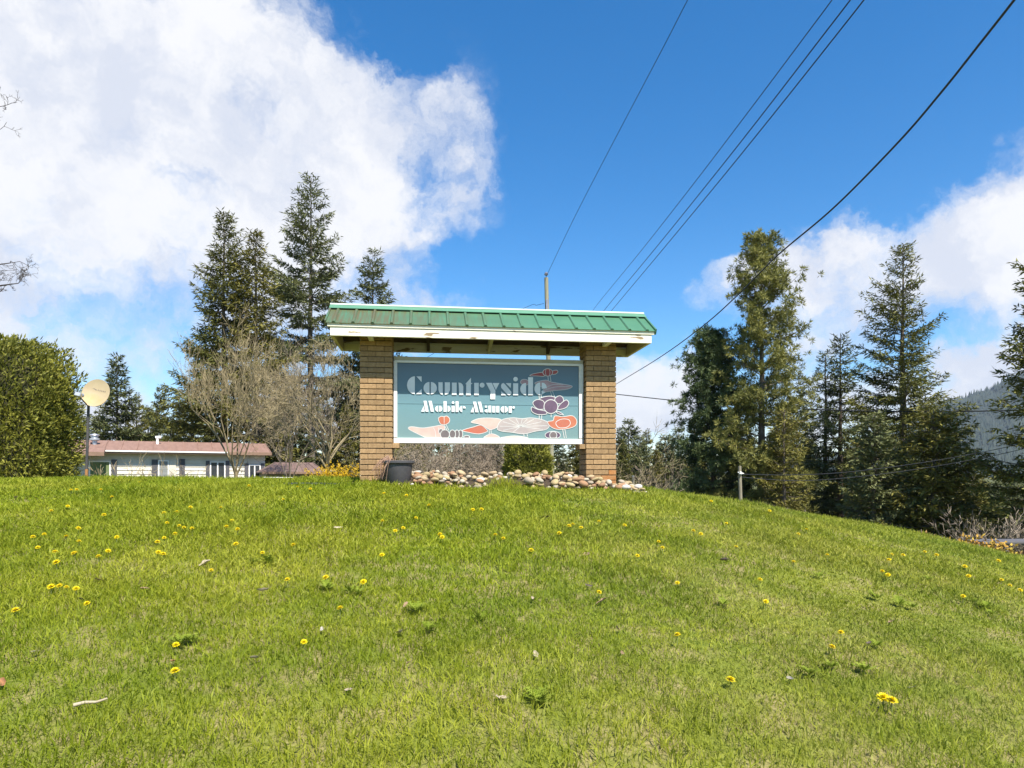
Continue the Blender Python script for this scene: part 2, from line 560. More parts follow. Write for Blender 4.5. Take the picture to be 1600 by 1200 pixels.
M['litter'] = pmat('leaf_litter', (0.17, 0.085, 0.04), (0.30, 0.20, 0.06), 2.5, 0.85, tint=True, trans=0.1)
M['pole'] = pmat('pole_wood', (0.30, 0.29, 0.19), (0.22, 0.20, 0.14), 5, 0.9, 0.4, 30, stretch=(6, 6, 0.5))
M['post'] = pmat('weathered_post', (0.27, 0.24, 0.17), (0.19, 0.165, 0.12), 6, 0.9, 0.4, 30, stretch=(5, 5, 0.6))
M['wire'] = pmat('wire', (0.02, 0.02, 0.022), (0.03, 0.03, 0.032), 5, 0.5)
M['porcelain'] = pmat('insulator', (0.30, 0.30, 0.34), (0.22, 0.22, 0.26), 5, 0.25)
M['galv'] = pmat('galvanised', (0.55, 0.56, 0.57), (0.45, 0.46, 0.48), 8, 0.4, metal=0.7)
M['dish'] = pmat('dish_paint', (0.36, 0.28, 0.165), (0.42, 0.345, 0.22), 2.5, 0.5, 0.03, spots=((0.42, 0.26, 0.09), 1.6, 0.5, 0.66))
M['dish_mark'] = pmat('dish_mark', (0.13, 0.11, 0.09), (0.18, 0.15, 0.12), 10, 0.6)
M['rust_pole'] = pmat('rusty_pole', (0.36, 0.17, 0.05), (0.27, 0.14, 0.06), 8, 0.7, 0.2, 60)
M['dark_metal'] = pmat('dark_metal', (0.05, 0.05, 0.05), (0.08, 0.075, 0.07), 8, 0.6)
M['siding'] = pmat('white_siding', (0.62, 0.58, 0.49), (0.56, 0.52, 0.43), 2, 0.6, objvar=0.03)
M['house_roof'] = pmat('pink_red_roof', (0.255, 0.155, 0.12), (0.21, 0.125, 0.095), 3, 0.75, 0.2, 20, stretch=(2, 0.4, 0.4), objvar=0.06)
M['house_trim'] = pmat('house_trim', (0.25, 0.16, 0.11), (0.20, 0.125, 0.085), 4, 0.7)
M['white'] = pmat('white_trim', (0.78, 0.77, 0.73), (0.72, 0.71, 0.67), 4, 0.5)
M['shutter'] = pmat('dark_shutter', (0.075, 0.075, 0.085), (0.10, 0.095, 0.10), 6, 0.6)
M['pane'] = pmat('window_glass', (0.03, 0.035, 0.04), (0.045, 0.05, 0.055), 3, 0.12, spec=0.6)
M['blind'] = pmat('blind', (0.20, 0.21, 0.20), (0.26, 0.26, 0.25), 2, 0.4, stretch=(0.3, 0.3, 8))
M['curtain'] = pmat('green_curtain', (0.10, 0.135, 0.05), (0.16, 0.20, 0.085), 5, 0.7, stretch=(6, 6, 0.1))
M['tan_wall'] = pmat('tan_wall', (0.33, 0.29, 0.19), (0.27, 0.235, 0.15), 3, 0.85)
M['brown_roof'] = pmat('brown_metal_roof', (0.20, 0.135, 0.115), (0.16, 0.105, 0.09), 3, 0.55, objvar=0.05)
M['plank_grey'] = pmat('grey_plank', (0.085, 0.082, 0.09), (0.13, 0.125, 0.13), 5, 0.6, 0.3, 20, stretch=(0.6, 6, 6))
M['fabric'] = pmat('landscape_edging', (0.035, 0.045, 0.05), (0.05, 0.06, 0.065), 8, 0.6)
M['dandelion'] = pmat('dandelion_yellow', (0.70, 0.58, 0.002), (0.64, 0.47, 0.002), 60, 0.6, tint=True)
M['stem'] = pmat('dandelion_stem', (0.16, 0.20, 0.05), (0.22, 0.24, 0.08), 20, 0.6)
M['mountain'] = pmat('mountain_ground', (0.020, 0.032, 0.024), (0.036, 0.045, 0.034), 0.008, 0.95, detail=8)
M['far_needles'] = pmat('far_needles', (0.014, 0.026, 0.024), (0.040, 0.054, 0.042), 0.006, 0.9, tint=True)


def ground_mat(name, blades):
    m = bpy.data.materials.new(name); m.use_nodes = True
    nt = m.node_tree; N, L = nt.nodes, nt.links
    b = N['Principled BSDF']; b.inputs['Roughness'].default_value = 0.55 if blades else 0.95
    b.inputs['Specular IOR Level'].default_value = 0.25 if blades else 0.1
    g = N.new('ShaderNodeNewGeometry')
    pos = g.outputs['Position']

    def noise(scale, detail=4, stretch=None):
        n = N.new('ShaderNodeTexNoise'); n.inputs['Scale'].default_value = scale; n.inputs['Detail'].default_value = detail
        v = pos
        if stretch:
            mp = N.new('ShaderNodeMapping'); mp.inputs['Scale'].default_value = stretch
            mp.inputs['Rotation'].default_value = (0, 0, R(-38))
            L.new(pos, mp.inputs['Vector']); v = mp.outputs[0]
        L.new(v, n.inputs['Vector'])
        return n.outputs['Fac']

    def rangef(x, a, c):
        n = N.new('ShaderNodeMapRange'); n.inputs[1].default_value = a; n.inputs[2].default_value = c
        L.new(x, n.inputs[0]); return n.outputs[0]

    def mix(f, a, c):
        n = N.new('ShaderNodeMix'); n.data_type = 'RGBA'
        L.new(f, n.inputs[0])
        for i, x in ((6, a), (7, c)):
            if isinstance(x, tuple): n.inputs[i].default_value = (*x, 1)
            else: L.new(x, n.inputs[i])
        return n.outputs[2]

    if blades:
        at = N.new('ShaderNodeAttribute'); at.attribute_name = 'tint'
        base = mix(at.outputs['Fac'], (0.145, 0.212, 0.008), (0.375, 0.415, 0.026))
        base = mix(rangef(noise(0.55, 3), 0.38, 0.66), base, mix(at.outputs['Fac'], (0.21, 0.25, 0.010), (0.45, 0.45, 0.05)))
        at2 = N.new('ShaderNodeAttribute'); at2.attribute_name = 'dry'
        base = mix(at2.outputs['Fac'], base, (0.42, 0.37, 0.16))
        L.new(base, b.inputs['Base Color'])
        tr = N.new('ShaderNodeBsdfTranslucent'); L.new(base, tr.inputs['Color'])
        ms = N.new('ShaderNodeMixShader'); ms.inputs[0].default_value = 0.42
        L.new(b.outputs[0], ms.inputs[1]); L.new(tr.outputs[0], ms.inputs[2])
        L.new(ms.outputs[0], N['Material Output'].inputs['Surface'])
    else:
        grass = mix(rangef(noise(0.5, 5), 0.35, 0.65), (0.10, 0.135, 0.018), (0.17, 0.19, 0.032))
        thatch = mix(rangef(noise(14, 5), 0.3, 0.7), (0.17, 0.15, 0.055), (0.27, 0.235, 0.10))
        lawn = mix(rangef(noise(5, 6), 0.42, 0.62), grass, thatch)
        rough = mix(rangef(noise(1.3, 6), 0.35, 0.65), (0.10, 0.085, 0.045), (0.07, 0.10, 0.025))
        sp = N.new('ShaderNodeSeparateXYZ'); L.new(pos, sp.inputs[0])
        base = mix(rangef(sp.outputs['Y'], 11.0, 16.0), lawn, rough)
        L.new(base, b.inputs['Base Color'])
        bp = N.new('ShaderNodeBump'); bp.inputs['Strength'].default_value = 0.6; bp.inputs['Distance'].default_value = 0.03
        L.new(noise(40, 5), bp.inputs['Height']); L.new(bp.outputs[0], b.inputs['Normal'])
    return m


M['ground'] = ground_mat('lawn_soil', False)
M['grass'] = ground_mat('grass_blade', True)

# ------------------------------------------------------------------ ground
_xs = np.array([-60, -30, -12, -6.75, -5.6, -2, -1.35, 1.35, 3.04, 4.6, 6.75, 9, 14, 30, 60], float)
_zs = np.array([-1.0, -0.6, -0.14, -0.06, -0.05, -0.08, -0.10, -0.18, -0.405, -0.675, -1.14, -1.65, -2.5, -3.2, -3.6], float)
_fx = np.linspace(-60, 60, 1201)
_fz = np.interp(_fx, _xs, _zs)
_k = np.exp(-0.5 * (np.arange(-20, 21) / 6.0) ** 2); _k /= _k.sum()
_fz = np.convolve(np.pad(_fz, 20, mode='edge'), _k, mode='valid')


def gz(x, y):
    x = np.asarray(x, float); y = np.asarray(y, float)
    cr = np.interp(x, _fx, _fz)
    near = -1.55 - 0.045 * np.clip(x, 0, 25) - 0.02 * np.clip(x, -25, 0)
    t = np.clip(y / 9.0, 0, 1)
    S = 1 - (1 - t) ** 1.5
    z = near + (cr - near) * S
    z = np.where(y < 0, near + np.maximum(0.22 * y, -1.3 - 0.0 * y), z)
    D = 1.15 + 0.45 * np.clip(x / 10.0, 0, 1)
    yy = np.clip(y - 9.2, 0, None)
    z = z - D * (1 - np.exp(-(yy / 11.0) ** 2))
    far = np.clip((np.hypot(x, y) - 60) / 400.0, 0, 1)
    z = z * (1 - far) + (-3.2) * far
    z = z + 0.025 * (value_noise(x + 200, y + 200, 0.9, 3) - 0.5) + 0.09 * (value_noise(x + 200, y + 200, 2.3, 4) - 0.5) + 0.03 * (value_noise(x + 200, y + 200, 0.5, 6) - 0.5)
    return z + EYE


def ground_hit(px, py):
    u, v = (px - 800) / F, (HOR - py) / F
    Y = np.linspace(1.2, 14, 2600)
    f = EYE + v * Y - gz(u * Y, Y)
    i = np.argmax(f < 0)
    if f[i] >= 0:
        i = int(np.argmin(f))
    y = float(Y[i])
    return Vector((u * y, y, float(gz(u * y, y))))


def build_ground():
    a = np.concatenate([-np.geomspace(4000, 16, 40), np.linspace(-15, 15, 121), np.geomspace(16, 4000, 40)])
    b = np.concatenate([-np.geomspace(4000, 4, 26), np.linspace(-3, 22, 126), np.geomspace(23, 5000, 60)])
    X, Y = np.meshgrid(a, b)
    Z = gz(X, Y)
    V = np.stack([X.ravel(), Y.ravel(), Z.ravel()], 1)
    nx, ny = len(a), len(b)
    i = (np.arange(ny - 1)[:, None] * nx + np.arange(nx - 1)[None, :]).ravel()
    q = np.stack([i, i + 1, i + nx + 1, i + nx], 1)
    o = link('ground', np_mesh('ground', V, quads=q, mats=[M['ground']], smooth=True))
    tag(o, 'grassy ground rising to a crest under the sign', None, None, 'structure')


build_ground()

# ------------------------------------------------------------------ lawn grass
def build_grass():
    pts = []
    n = 0
    # sampling density falls with distance
    for y0, y1, dens in ((1.3, 2.6, 8000), (2.6, 4.2, 7600), (4.2, 6.2, 5300), (6.2, 8.2, 3600), (8.2, 10.6, 2400)):
        w = 0.80 * y1 + 1.0
        cnt = int((y1 - y0) * 2 * w * dens)
        x = rng.uniform(-w, w, cnt); y = rng.uniform(y0, y1, cnt)
        pts.append(np.stack([x, y], 1))
    p = np.concatenate(pts)
    x, y = p[:, 0], p[:, 1]
    # thin patches
    thin = value_noise(x + 100, y + 100, 0.55, 21) * 0.6 + value_noise(x + 100, y + 100, 0.17, 22) * 0.4
    bare = value_noise(x + 100, y + 100, 1.1, 25)
    keep = rng.random(len(x)) < np.clip(1.5 * thin + 0.25 + 0.35 * (bare - 0.3), 0.22, 1)
    # no grass where the sign, the stones and the edging are
    keep &= ~((y > 8.75 + 0.12 * x) & (x > -2.1) & (x < 1.75))
    x, y, thin, bare = x[keep], y[keep], thin[keep], bare[keep]
    n = len(x)
    z = gz(x, y) - 0.004
    tall = value_noise(x + 100, y + 100, 0.8, 23)
    h = (0.032 + 0.050 * rng.random(n) ** 1.3) * (0.55 + 0.9 * tall)
    h *= np.clip(1.0 + 0.05 * (y - 3), 0.9, 1.3)
    qd = x * 0.91 + y * 0.41 + 0.10 * (value_noise(x + 100, y + 100, 0.8, 51) - 0.5)
    band = np.clip(np.sin(qd * 2 * np.pi / 0.95) * 1.3, -1, 1) * np.clip((x - 0.3) / 0.8, 0, 1)
    h *= 1.0 - 0.12 * band
    h *= 1.0 - 0.30 * np.clip((x - 0.2) / 1.2, 0, 1) * np.clip((8.6 - y) / 1.5, 0, 1)
    wd = (0.0017 + 0.0018 * rng.random(n)) * np.clip(y / 3.4, 0.85, 2.4)
    az = rng.uniform(0, 2 * np.pi, n)
    lean = rng.uniform(0.15, 1.15, n)
    strw = value_noise(x + 100, y + 100, 0.42, 31) * 0.6 + value_noise(x + 100, y + 100, 0.13, 32) * 0.4
    dryp0 = np.clip(0.9 * (0.38 - thin) + 0.55 * (bare - 0.62) + 1.5 * np.clip(strw - 0.60, 0, 1) * (0.4 + 0.6 * (y < 5.5)) + 0.06 * np.clip(x / 1.5, 0, 1), 0.015, 0.65)
    isdry = rng.random(n) < dryp0
    h = np.where(isdry, h * 0.62, h)
    lean = np.where(isdry, lean + 0.9, lean)
    dx, dy = np.cos(az), np.sin(az)
    faz = rng.uniform(0, 2 * np.pi, n)
    sx, sy = np.cos(faz), np.sin(faz)
    B = np.stack([x, y, z], 1)
    S = np.stack([sx, sy, np.zeros(n)], 1) * wd[:, None]
    D1 = np.stack([dx * lean * 0.30, dy * lean * 0.30, np.ones(n) * 0.60], 1) * h[:, None]
    D2 = np.stack([dx * lean * 1.0, dy * lean * 1.0, np.ones(n) * (1.0 - 0.35 * lean)], 1) * h[:, None]
    V = np.empty((n, 4, 3), np.float32)
    V[:, 0] = B; V[:, 1] = B + D1 * 0.75 + S; V[:, 2] = B + D2; V[:, 3] = B + D1 * 0.75 - S
    quads = np.arange(n)[:, None] * 4 + np.arange(4)[None]
    tint = np.clip(rng.random(n) * 0.72 + 0.55 * (value_noise(x + 100, y + 100, 0.30, 24) - 0.45) + 0.40 * (value_noise(x + 100, y + 100, 0.9, 29) - 0.5) + 0.14 * band, 0, 1)
    dry = isdry * rng.uniform(0.35, 0.95, n) + (~isdry) * 0.16 * np.clip(band, 0, 1) * rng.random(n) + (~isdry) * 0.22 * rng.random(n) * np.clip((x + 0.5) / 2.5, 0, 1) * (0.4 + value_noise(x * 0.8 + y * 0.6 + 300, y * 0.15 + 300, 0.7, 41))
    me = np_mesh('lawn_grass', V.reshape(-1, 3), quads=quads, mats=[M['grass']], tint=tint)
    at = me.attributes.new('dry', 'FLOAT', 'FACE')
    at.data.foreach_set('value', dry.astype(np.float32))
    o = link('lawn_grass', me)
    tag(o, 'short bright green lawn grass with dry straw patches', 'grass', None, 'stuff')
    return n


build_grass()

# ------------------------------------------------------------------ vegetation generators
def unit(v):
    return v / np.maximum(np.linalg.norm(v, axis=-1, keepdims=True), 1e-9)


class Plant:
    """collects thin tubes (wood) and diamond leaf faces (foliage)"""
    def __init__(self, seed):
        self.g = np.random.default_rng(seed)
        self.seg = []          # p0,p1,r0,r1
        self.cp, self.cd, self.cn, self.cl, self.cw, self.ct = [], [], [], [], [], []

    def limb(self, pts, r0, r1):
        n = len(pts) - 1
        for i in range(n):
            a = r0 + (r1 - r0) * i / n
            b = r0 + (r1 - r0) * (i + 1) / n
            self.seg.append((*pts[i], *pts[i + 1], a, b))

    def cards(self, p, d, nrm, l, w, t):
        self.cp.append(p); self.cd.append(d); self.cn.append(nrm)
        n = len(p)
        self.cl.append(np.broadcast_to(l, (n,))); self.cw.append(np.broadcast_to(w, (n,))); self.ct.append(np.broadcast_to(t, (n,)))

    def wood_mesh(self, name, mat, sides=4, tint=True, thin=0.0):
        s = np.array(self.seg, float)
        rib = s[s[:, 6] < thin]
        s = s[s[:, 6] >= thin]
        if len(rib):
            q0, q1 = rib[:, 0:3], rib[:, 3:6]
            dr = unit(q1 - q0)
            sr = unit(np.cross(dr, self.g.normal(0, 1, dr.shape) + np.array([0, -1.5, 0.5])))
            RV = np.empty((len(rib), 4, 3), np.float32)
            RV[:, 0] = q0 - sr * rib[:, 6:7]; RV[:, 1] = q0 + sr * rib[:, 6:7]; RV[:, 2] = q1 + sr * rib[:, 7:8]; RV[:, 3] = q1 - sr * rib[:, 7:8]
        p0, p1, r0, r1 = s[:, 0:3], s[:, 3:6], s[:, 6], s[:, 7]
        d = unit(p1 - p0)
        ref = np.where(np.abs(d[:, 2:3]) > 0.9, np.array([[1.0, 0, 0]]), np.array([[0, 0, 1.0]]))
        a = unit(np.cross(d, ref)); b = np.cross(d, a)
        n = len(s)
        V = np.empty((n, 2 * sides, 3), np.float32)
        for k in range(sides):
            t = 2 * math.pi * k / sides
            o = a * math.cos(t) + b * math.sin(t)
            V[:, k] = p0 + o * r0[:, None]
            V[:, sides + k] = p1 + o * r1[:, None]
        f = np.array([[k, (k + 1) % sides, sides + (k + 1) % sides, sides + k] for k in range(sides)])
        q = (np.arange(n)[:, None, None] * 2 * sides + f[None]).reshape(-1, 4)
        tt = np.repeat(self.g.random(n), sides) if tint else None
        V = V.reshape(-1, 3)
        if len(rib):
            q = np.concatenate([q, len(V) + np.arange(len(rib))[:, None] * 4 + np.arange(4)[None]])
            V = np.concatenate([V, RV.reshape(-1, 3)])
            if tint:
                tt = np.concatenate([tt, self.g.random(len(rib))])
        return np_mesh(name, V, quads=q, mats=[mat], tint=tt, smooth=sides > 3)

    def leaf_mesh(self, name, mats, extra_idx=None):
        p = np.concatenate(self.cp); d = unit(np.concatenate(self.cd)); nn = unit(np.concatenate(self.cn))
        l = np.concatenate(self.cl)[:, None]; w = np.concatenate(self.cw)[:, None]; t = np.concatenate(self.ct)
        s = unit(np.cross(d, nn))
        n = len(p)
        V = np.empty((n, 4, 3), np.float32)
        V[:, 0] = p; V[:, 1] = p + d * l * 0.45 + s * w * 0.5; V[:, 2] = p + d * l; V[:, 3] = p + d * l * 0.45 - s * w * 0.5
        q = np.arange(n)[:, None] * 4 + np.arange(4)[None]
        return np_mesh(name, V.reshape(-1, 3), quads=q, mats=mats, tint=np.clip(t, 0, 1))


def rot_about(v, k, ang):
    """rotate vectors v about unit axes k by angles"""
    c, s = np.cos(ang)[..., None], np.sin(ang)[..., None]
    return v * c + np.cross(k, v) * s + k * (np.sum(k * v, -1, keepdims=True)) * (1 - c)


def conifer(seed, H, Rm, base=0.12, lev=0.42, per=5, csize=0.24, cw=0.09, droop=0.25, power=0.85, gaps=0.1, dens=1.0,
            trunk_r=None, lean=0.0, tuft=False, bare_low=0, width_fn=None, hang=0.3):
    """fir / spruce / pine. returns Plant whose seg = trunk+limbs, cards = needles"""
    pl = Plant(seed); g = pl.g
    tr = trunk_r or H * 0.013 + 0.03
    nz = 9
    tp = [np.array([lean * H * (k / nz) ** 2 + g.normal(0, 0.012 * H / nz), g.normal(0, 0.012 * H / nz), H * k / nz]) for k in range(nz + 1)]
    tp[0] = np.array([0, 0, -0.5])
    for k in range(nz):
        a = tr * (1 - k / nz) + 0.012; b = tr * (1 - (k + 1) / nz) + 0.012
        pl.seg.append((*tp[k], *tp[k + 1], a, b))
    tz = np.array([q[2] for q in tp]); tx = np.array([q[0] for q in tp]); ty = np.array([q[1] for q in tp])
    z = base * H
    z0 = z
    bk = g.uniform(0, 6.28, 6)
    while z < H - 0.12:
        t = (z - z0) / (H - z0)
        prof = (width_fn(t) if width_fn else (1 - t) ** power * min(1.0, 0.55 + 3.0 * t))
        nl = max(3, int(per * (0.75 + 0.5 * g.random())))
        a0 = g.uniform(0, 6.28)
        for k in range(nl):
            if g.random() < gaps:
                continue
            az = a0 + 6.28 * k / nl + g.normal(0, 0.25)
            zz = z + g.uniform(-0.5, 0.5) * lev
            bulge = 1 + 0.20 * math.sin(az + bk[0] + 5 * t) + 0.16 * math.sin(2 * az + bk[1] - 9 * t) + 0.14 * math.sin(23 * t + bk[2] + az)
            L = Rm * prof * g.uniform(0.60, 1.16) * bulge + 0.10
            up = (0.75 * t ** 1.6 - droop * (1 - t)) + g.normal(0, 0.08)
            d = np.array([math.cos(az), math.sin(az), up])
            c = np.array([np.interp(zz, tz, tx), np.interp(zz, tz, ty), zz])
            ns = 5
            pts = []
            for s in range(ns + 1):
                f = s / ns
                pts.append(c + d * L * f + np.array([0, 0, (-0.10 * droop / 0.25 * math.sin(f * 3.1) + 0.13 * f * f) * L]))
            pts = np.array(pts)
            rr = 0.006 + 0.011 * L
            for s in range(ns):
                a = rr * (1 - s / ns) + 0.004; b = rr * (1 - (s + 1) / ns) + 0.004
                pl.seg.append((*pts[s], *pts[s + 1], a, b))
            if z < bare_low * H and g.random() < 0.75:
                continue
            lt = 0.52 + g.normal(0, 0.20)
            if tuft:
                # long-needled pine: round tufts on short twigs towards the branch ends
                m = max(3, int((2.4 + L * 6.2) * dens))
                f = g.uniform(0.18, 1.0, m) ** 0.8
                cpos = np.stack([np.interp(f * ns, np.arange(ns + 1), pts[:, i]) for i in range(3)], 1)
                cpos += g.normal(0, 0.12 + 0.06 * L, (m, 3)) * np.array([1, 1, 0.7])
                kk = 26
                dirs = unit(g.normal(0, 1, (m, kk, 3)) + np.array([0, 0, 0.35]) + 0.5 * unit(np.array([d[0], d[1], 0.2])))
                pp = np.repeat(cpos[:, None], kk, 1) + dirs * 0.02
                tt = np.clip(lt + g.normal(0, 0.12, (m, 1)) + g.normal(0, 0.16, (m, kk)), 0, 1)
                pl.cards(pp.reshape(-1, 3), dirs.reshape(-1, 3), g.normal(0, 1, (m * kk, 3)), csize * g.uniform(0.7, 1.2, m * kk), cw, tt.reshape(-1))
                continue
            # flat sprays: side twigs alternating along the limb
            m = max(3, int(L / 0.125 * dens))
            f = np.linspace(0.18, 1.0, m) + g.normal(0, 0.02, m)
            f = np.clip(f, 0.1, 1)
            cpos = np.stack([np.interp(f * ns, np.arange(ns + 1), pts[:, i]) for i in range(3)], 1)
            dh = unit(np.array([d[0], d[1], 0.0]))
            sd = np.array([-dh[1], dh[0], 0.0])
            for sg in (-1, 1):
                tl = (0.40 * L * (1 - f) + 0.12 + 0.10 * L * (f > 0.5)) * g.uniform(0.6, 1.2, m)
                ang = g.uniform(0.65, 1.1, m)
                td = dh[None] * np.cos(ang)[:, None] + sg * sd[None] * np.sin(ang)[:, None]
                td[:, 2] += d[2] * 0.5 - hang * g.uniform(0.2, 1.0, m)
                td = unit(td)
                nc = np.maximum(2, (tl / (csize * 0.21)).astype(int))
                K = int(nc.max())
                fr = (np.arange(K)[None] + g.uniform(0, 0.9, (m, K))) / nc[:, None]
                ok = fr < 1.05
                pp = cpos[:, None] + td[:, None] * (tl[:, None] * fr)[..., None]
                dd = unit(td[:, None] + g.normal(0, 0.45, (m, K, 3)))
                nn = np.array([0, 0, 1.0]) + g.normal(0, 0.55, (m, K, 3))
                tt = np.clip(lt + g.normal(0, 0.2, (m, K)) + 0.25 * (fr - 0.5), 0, 1)
                cs = csize * g.uniform(0.65, 1.25, (m, K))
                pl.cards(pp[ok], dd[ok], nn[ok], cs[ok], cw, tt[ok])
        z += lev * (1.0 - 0.45 * t)
    return pl


def bare_tree(seed, H, spread, levels=5, trunk=0.16, trunk_h=0.25, up=0.5, n0=5, kids=(3, 5), twig=0.010, weep=0.0, ratio=0.66, trunks=1, wob=0.16):
    pl = Plant(seed); g = pl.g

    def grow(p, d, L, r, lev):
        ns = 3 if lev > 0 else 2
        pts = [p]
        dd = d.copy()
        for s in range(ns):
            dd = dd + g.normal(0, wob, 3) + np.array([0, 0, 0.10 * up - weep * (levels - lev) * 0.12])
            dd = dd / np.linalg.norm(dd)
            pts.append(pts[-1] + dd * L / ns)
        r1 = max(twig * 0.7, r * 0.62)
        pl.limb(pts, r, r1)
        if lev <= 0:
            return
        k = int(g.integers(kids[0], kids[1] + 1))
        for i in range(k):
            f = g.uniform(0.35, 1.0) if i else 1.0
            q = np.array([np.interp(f * ns, np.arange(ns + 1), np.array(pts)[:, j]) for j in range(3)])
            ax = g.normal(0, 1, 3); ax -= dd * ax.dot(dd); ax /= np.linalg.norm(ax)
            ang = g.uniform(0.3, 0.95) if i else g.uniform(0.05, 0.35)
            nd = dd * math.cos(ang) + ax * math.sin(ang)
            grow(q, nd, L * ratio * g.uniform(0.75, 1.2), max(twig, r1 * g.uniform(0.55, 0.8)), lev - 1)

    for tk in range(trunks):
        p = np.array([g.normal(0, 0.12 * (trunks > 1)), g.normal(0, 0.12 * (trunks > 1)), -0.4])
        q = p + np.array([g.normal(0, 0.08), g.normal(0, 0.08), trunk_h * H + 0.4])
        if trunks == 1:
            pl.limb([p, (p + q) / 2 + g.normal(0, 0.03, 3), q], trunk, trunk * 0.8)
        else:
            q = p
        for i in range(n0):
            az = 6.28 * i / n0 + g.uniform(-0.5, 0.5)
            dd = np.array([math.cos(az) * spread, math.sin(az) * spread, 1.0 * g.uniform(0.6, 1.2)])
            dd /= np.linalg.norm(dd)
            grow(q - np.array([0, 0, g.uniform(0, 0.25) * trunk_h * H * (trunks == 1)]), dd, H * 0.34 * g.uniform(0.8, 1.15), trunk * g.uniform(0.30, 0.48), levels - 1)
    return pl


def plant_object(name, pl, loc, label, cat, group=None, wood_mat=None, leaf_mats=None, sides=5, rz=0.0, scale=1.0, wood='trunk', leaf='crown', meshes=None):
    root = empty(name, loc, rz)
    root.scale = (scale,) * 3 if not isinstance(scale, tuple) else scale
    if meshes is None:
        w = pl.wood_mesh(wood, wood_mat, sides, True, 0.013 if sides == 3 else 0.0) if pl.seg else None
        c = pl.leaf_mesh(leaf, leaf_mats) if pl.cp else None
        meshes = (w, c)
    if meshes[0] is not None:
        link(wood, meshes[0], root)
    if meshes[1] is not None:
        link(leaf, meshes[1], root)
    tag(root, label, cat, group)
    return root, meshes


def base_at(px, Y, sink=0.05):
    x = (px - 800) / F * Y
    return Vector((x, Y, float(gz(x, Y)) - sink))


def height_to(px, py, Y):
    return P(px, py, Y).z - base_at(px, Y).z


# ------------------------------------------------------------------ the sign
SA = R(7.0)
SU = Vector((math.cos(SA), math.sin(SA), 0))
ST = Vector((-math.sin(SA), math.cos(SA), 0))
SO = Vector((-2.23, 8.15, EYE))          # left front eave corner in plan, at eye height


def on_sign(px, py, t):
    """pixel to sign-local (s, z) on the plane at depth t"""
    u, v = (px - 800) / F, (HOR - py) / F
    ox, oy = SO.x + ST.x * t, SO.y + ST.y * t
    s = (u * oy - ox) / (SU.x - u * SU.y)
    Y = oy + s * SU.y
    return s, v * Y


sign = empty('entrance_sign', SO, SA)
tag(sign, 'roadside sign with two tan brick pillars under a green metal roof', 'sign')
# local frame: x along the sign, y depth, z relative to eye height

BL, BW, BH, CH = 0.2, 0.098, 0.0575, 0.0676


def brick_mesh(l, w, h, mat, name='brick'):
    return MB().box(-l / 2, l / 2, -w / 2, w / 2, 0, h, 0.0035).mesh(name, mat)


brick_a = brick_mesh(BL - 0.003, BW, BH, M['brick'])
brick_r = brick_mesh(BL - 0.003, BW, BH, M['brick_rust'])


def pillar(s0, zb, ztop, rust):
    W = 0.402
    cx, cy = s0 + W / 2, 0.32 + W / 2
    n = int(math.ceil((ztop - zb) / CH))
    core = MB().box(-W / 2 + 0.014, W / 2 - 0.014, -W / 2 + 0.014, W / 2 - 0.014, 0, n * CH - 0.002).build('brick_pillar', M['mortar'], sign, loc=(cx, cy, zb))
    foot = MB().box(-0.27, 0.27, -0.27, 0.27, -0.35, -0.012, 0.01).build('footing', M['concrete'], core)
    g = random.Random(int(s0 * 100))
    for k in range(n):
        z = k * CH + 0.005
        e = W / 2 - BW / 2
        spots = [(-BL / 2, -e, 0), (BL / 2, -e, 0), (-BL / 2, e, 0), (BL / 2, e, 0), (-e, 0, 90), (e, 0, 90)]
        for (x, y, a) in spots:
            if k % 2:
                x, y, a = y, x, 90 - a
            rusty = rust and k < 4 and (x > 0.05 and y < 0.12)
            b = link('brick', brick_r if rusty else brick_a, core)
            b.location = (x + g.uniform(-1, 1) * 0.0008, y + g.uniform(-1, 1) * 0.0014, z + g.uniform(-1, 1) * 0.0012)
            b.rotation_euler = (0, 0, R(a + 180 * g.randint(0, 1) + g.uniform(-0.25, 0.25)))
    return core


ZT = 1.83
pillar(0.373, -0.12, ZT, False)
pillar(3.255, -0.18, ZT, True)

# roof: front and rear slopes on a short gable frame
RL, RD = 4.08, 1.06
ZE, ZR = 1.853, 2.165           # eave edge and ridge
rise = ZR - ZE
roof = MB()
roof.prism([(0.03, 0.02, ZE - 0.022), (0.03, RD / 2, ZR - 0.022), (0.03, RD - 0.02, ZE - 0.022), (0.03, RD - 0.02, ZE - 0.040), (0.03, RD / 2, ZR - 0.040), (0.03, 0.02, ZE - 0.040)], (RL - 0.06, 0, 0))
roof_o = roof.build('roof', M['soffit'], sign)
tag(roof_o, None)
sl = math.atan2(rise, RD / 2)


def slope_pt(x, f, off, front=True):
    """point on the slope at fraction f from eave to ridge, off metres above the sheet"""
    y = f * RD / 2
    z = ZE + f * rise
    ny, nz = -math.sin(sl), math.cos(sl)
    y, z = y + ny * off, z + nz * off
    return (x, y if front else RD - y, z)


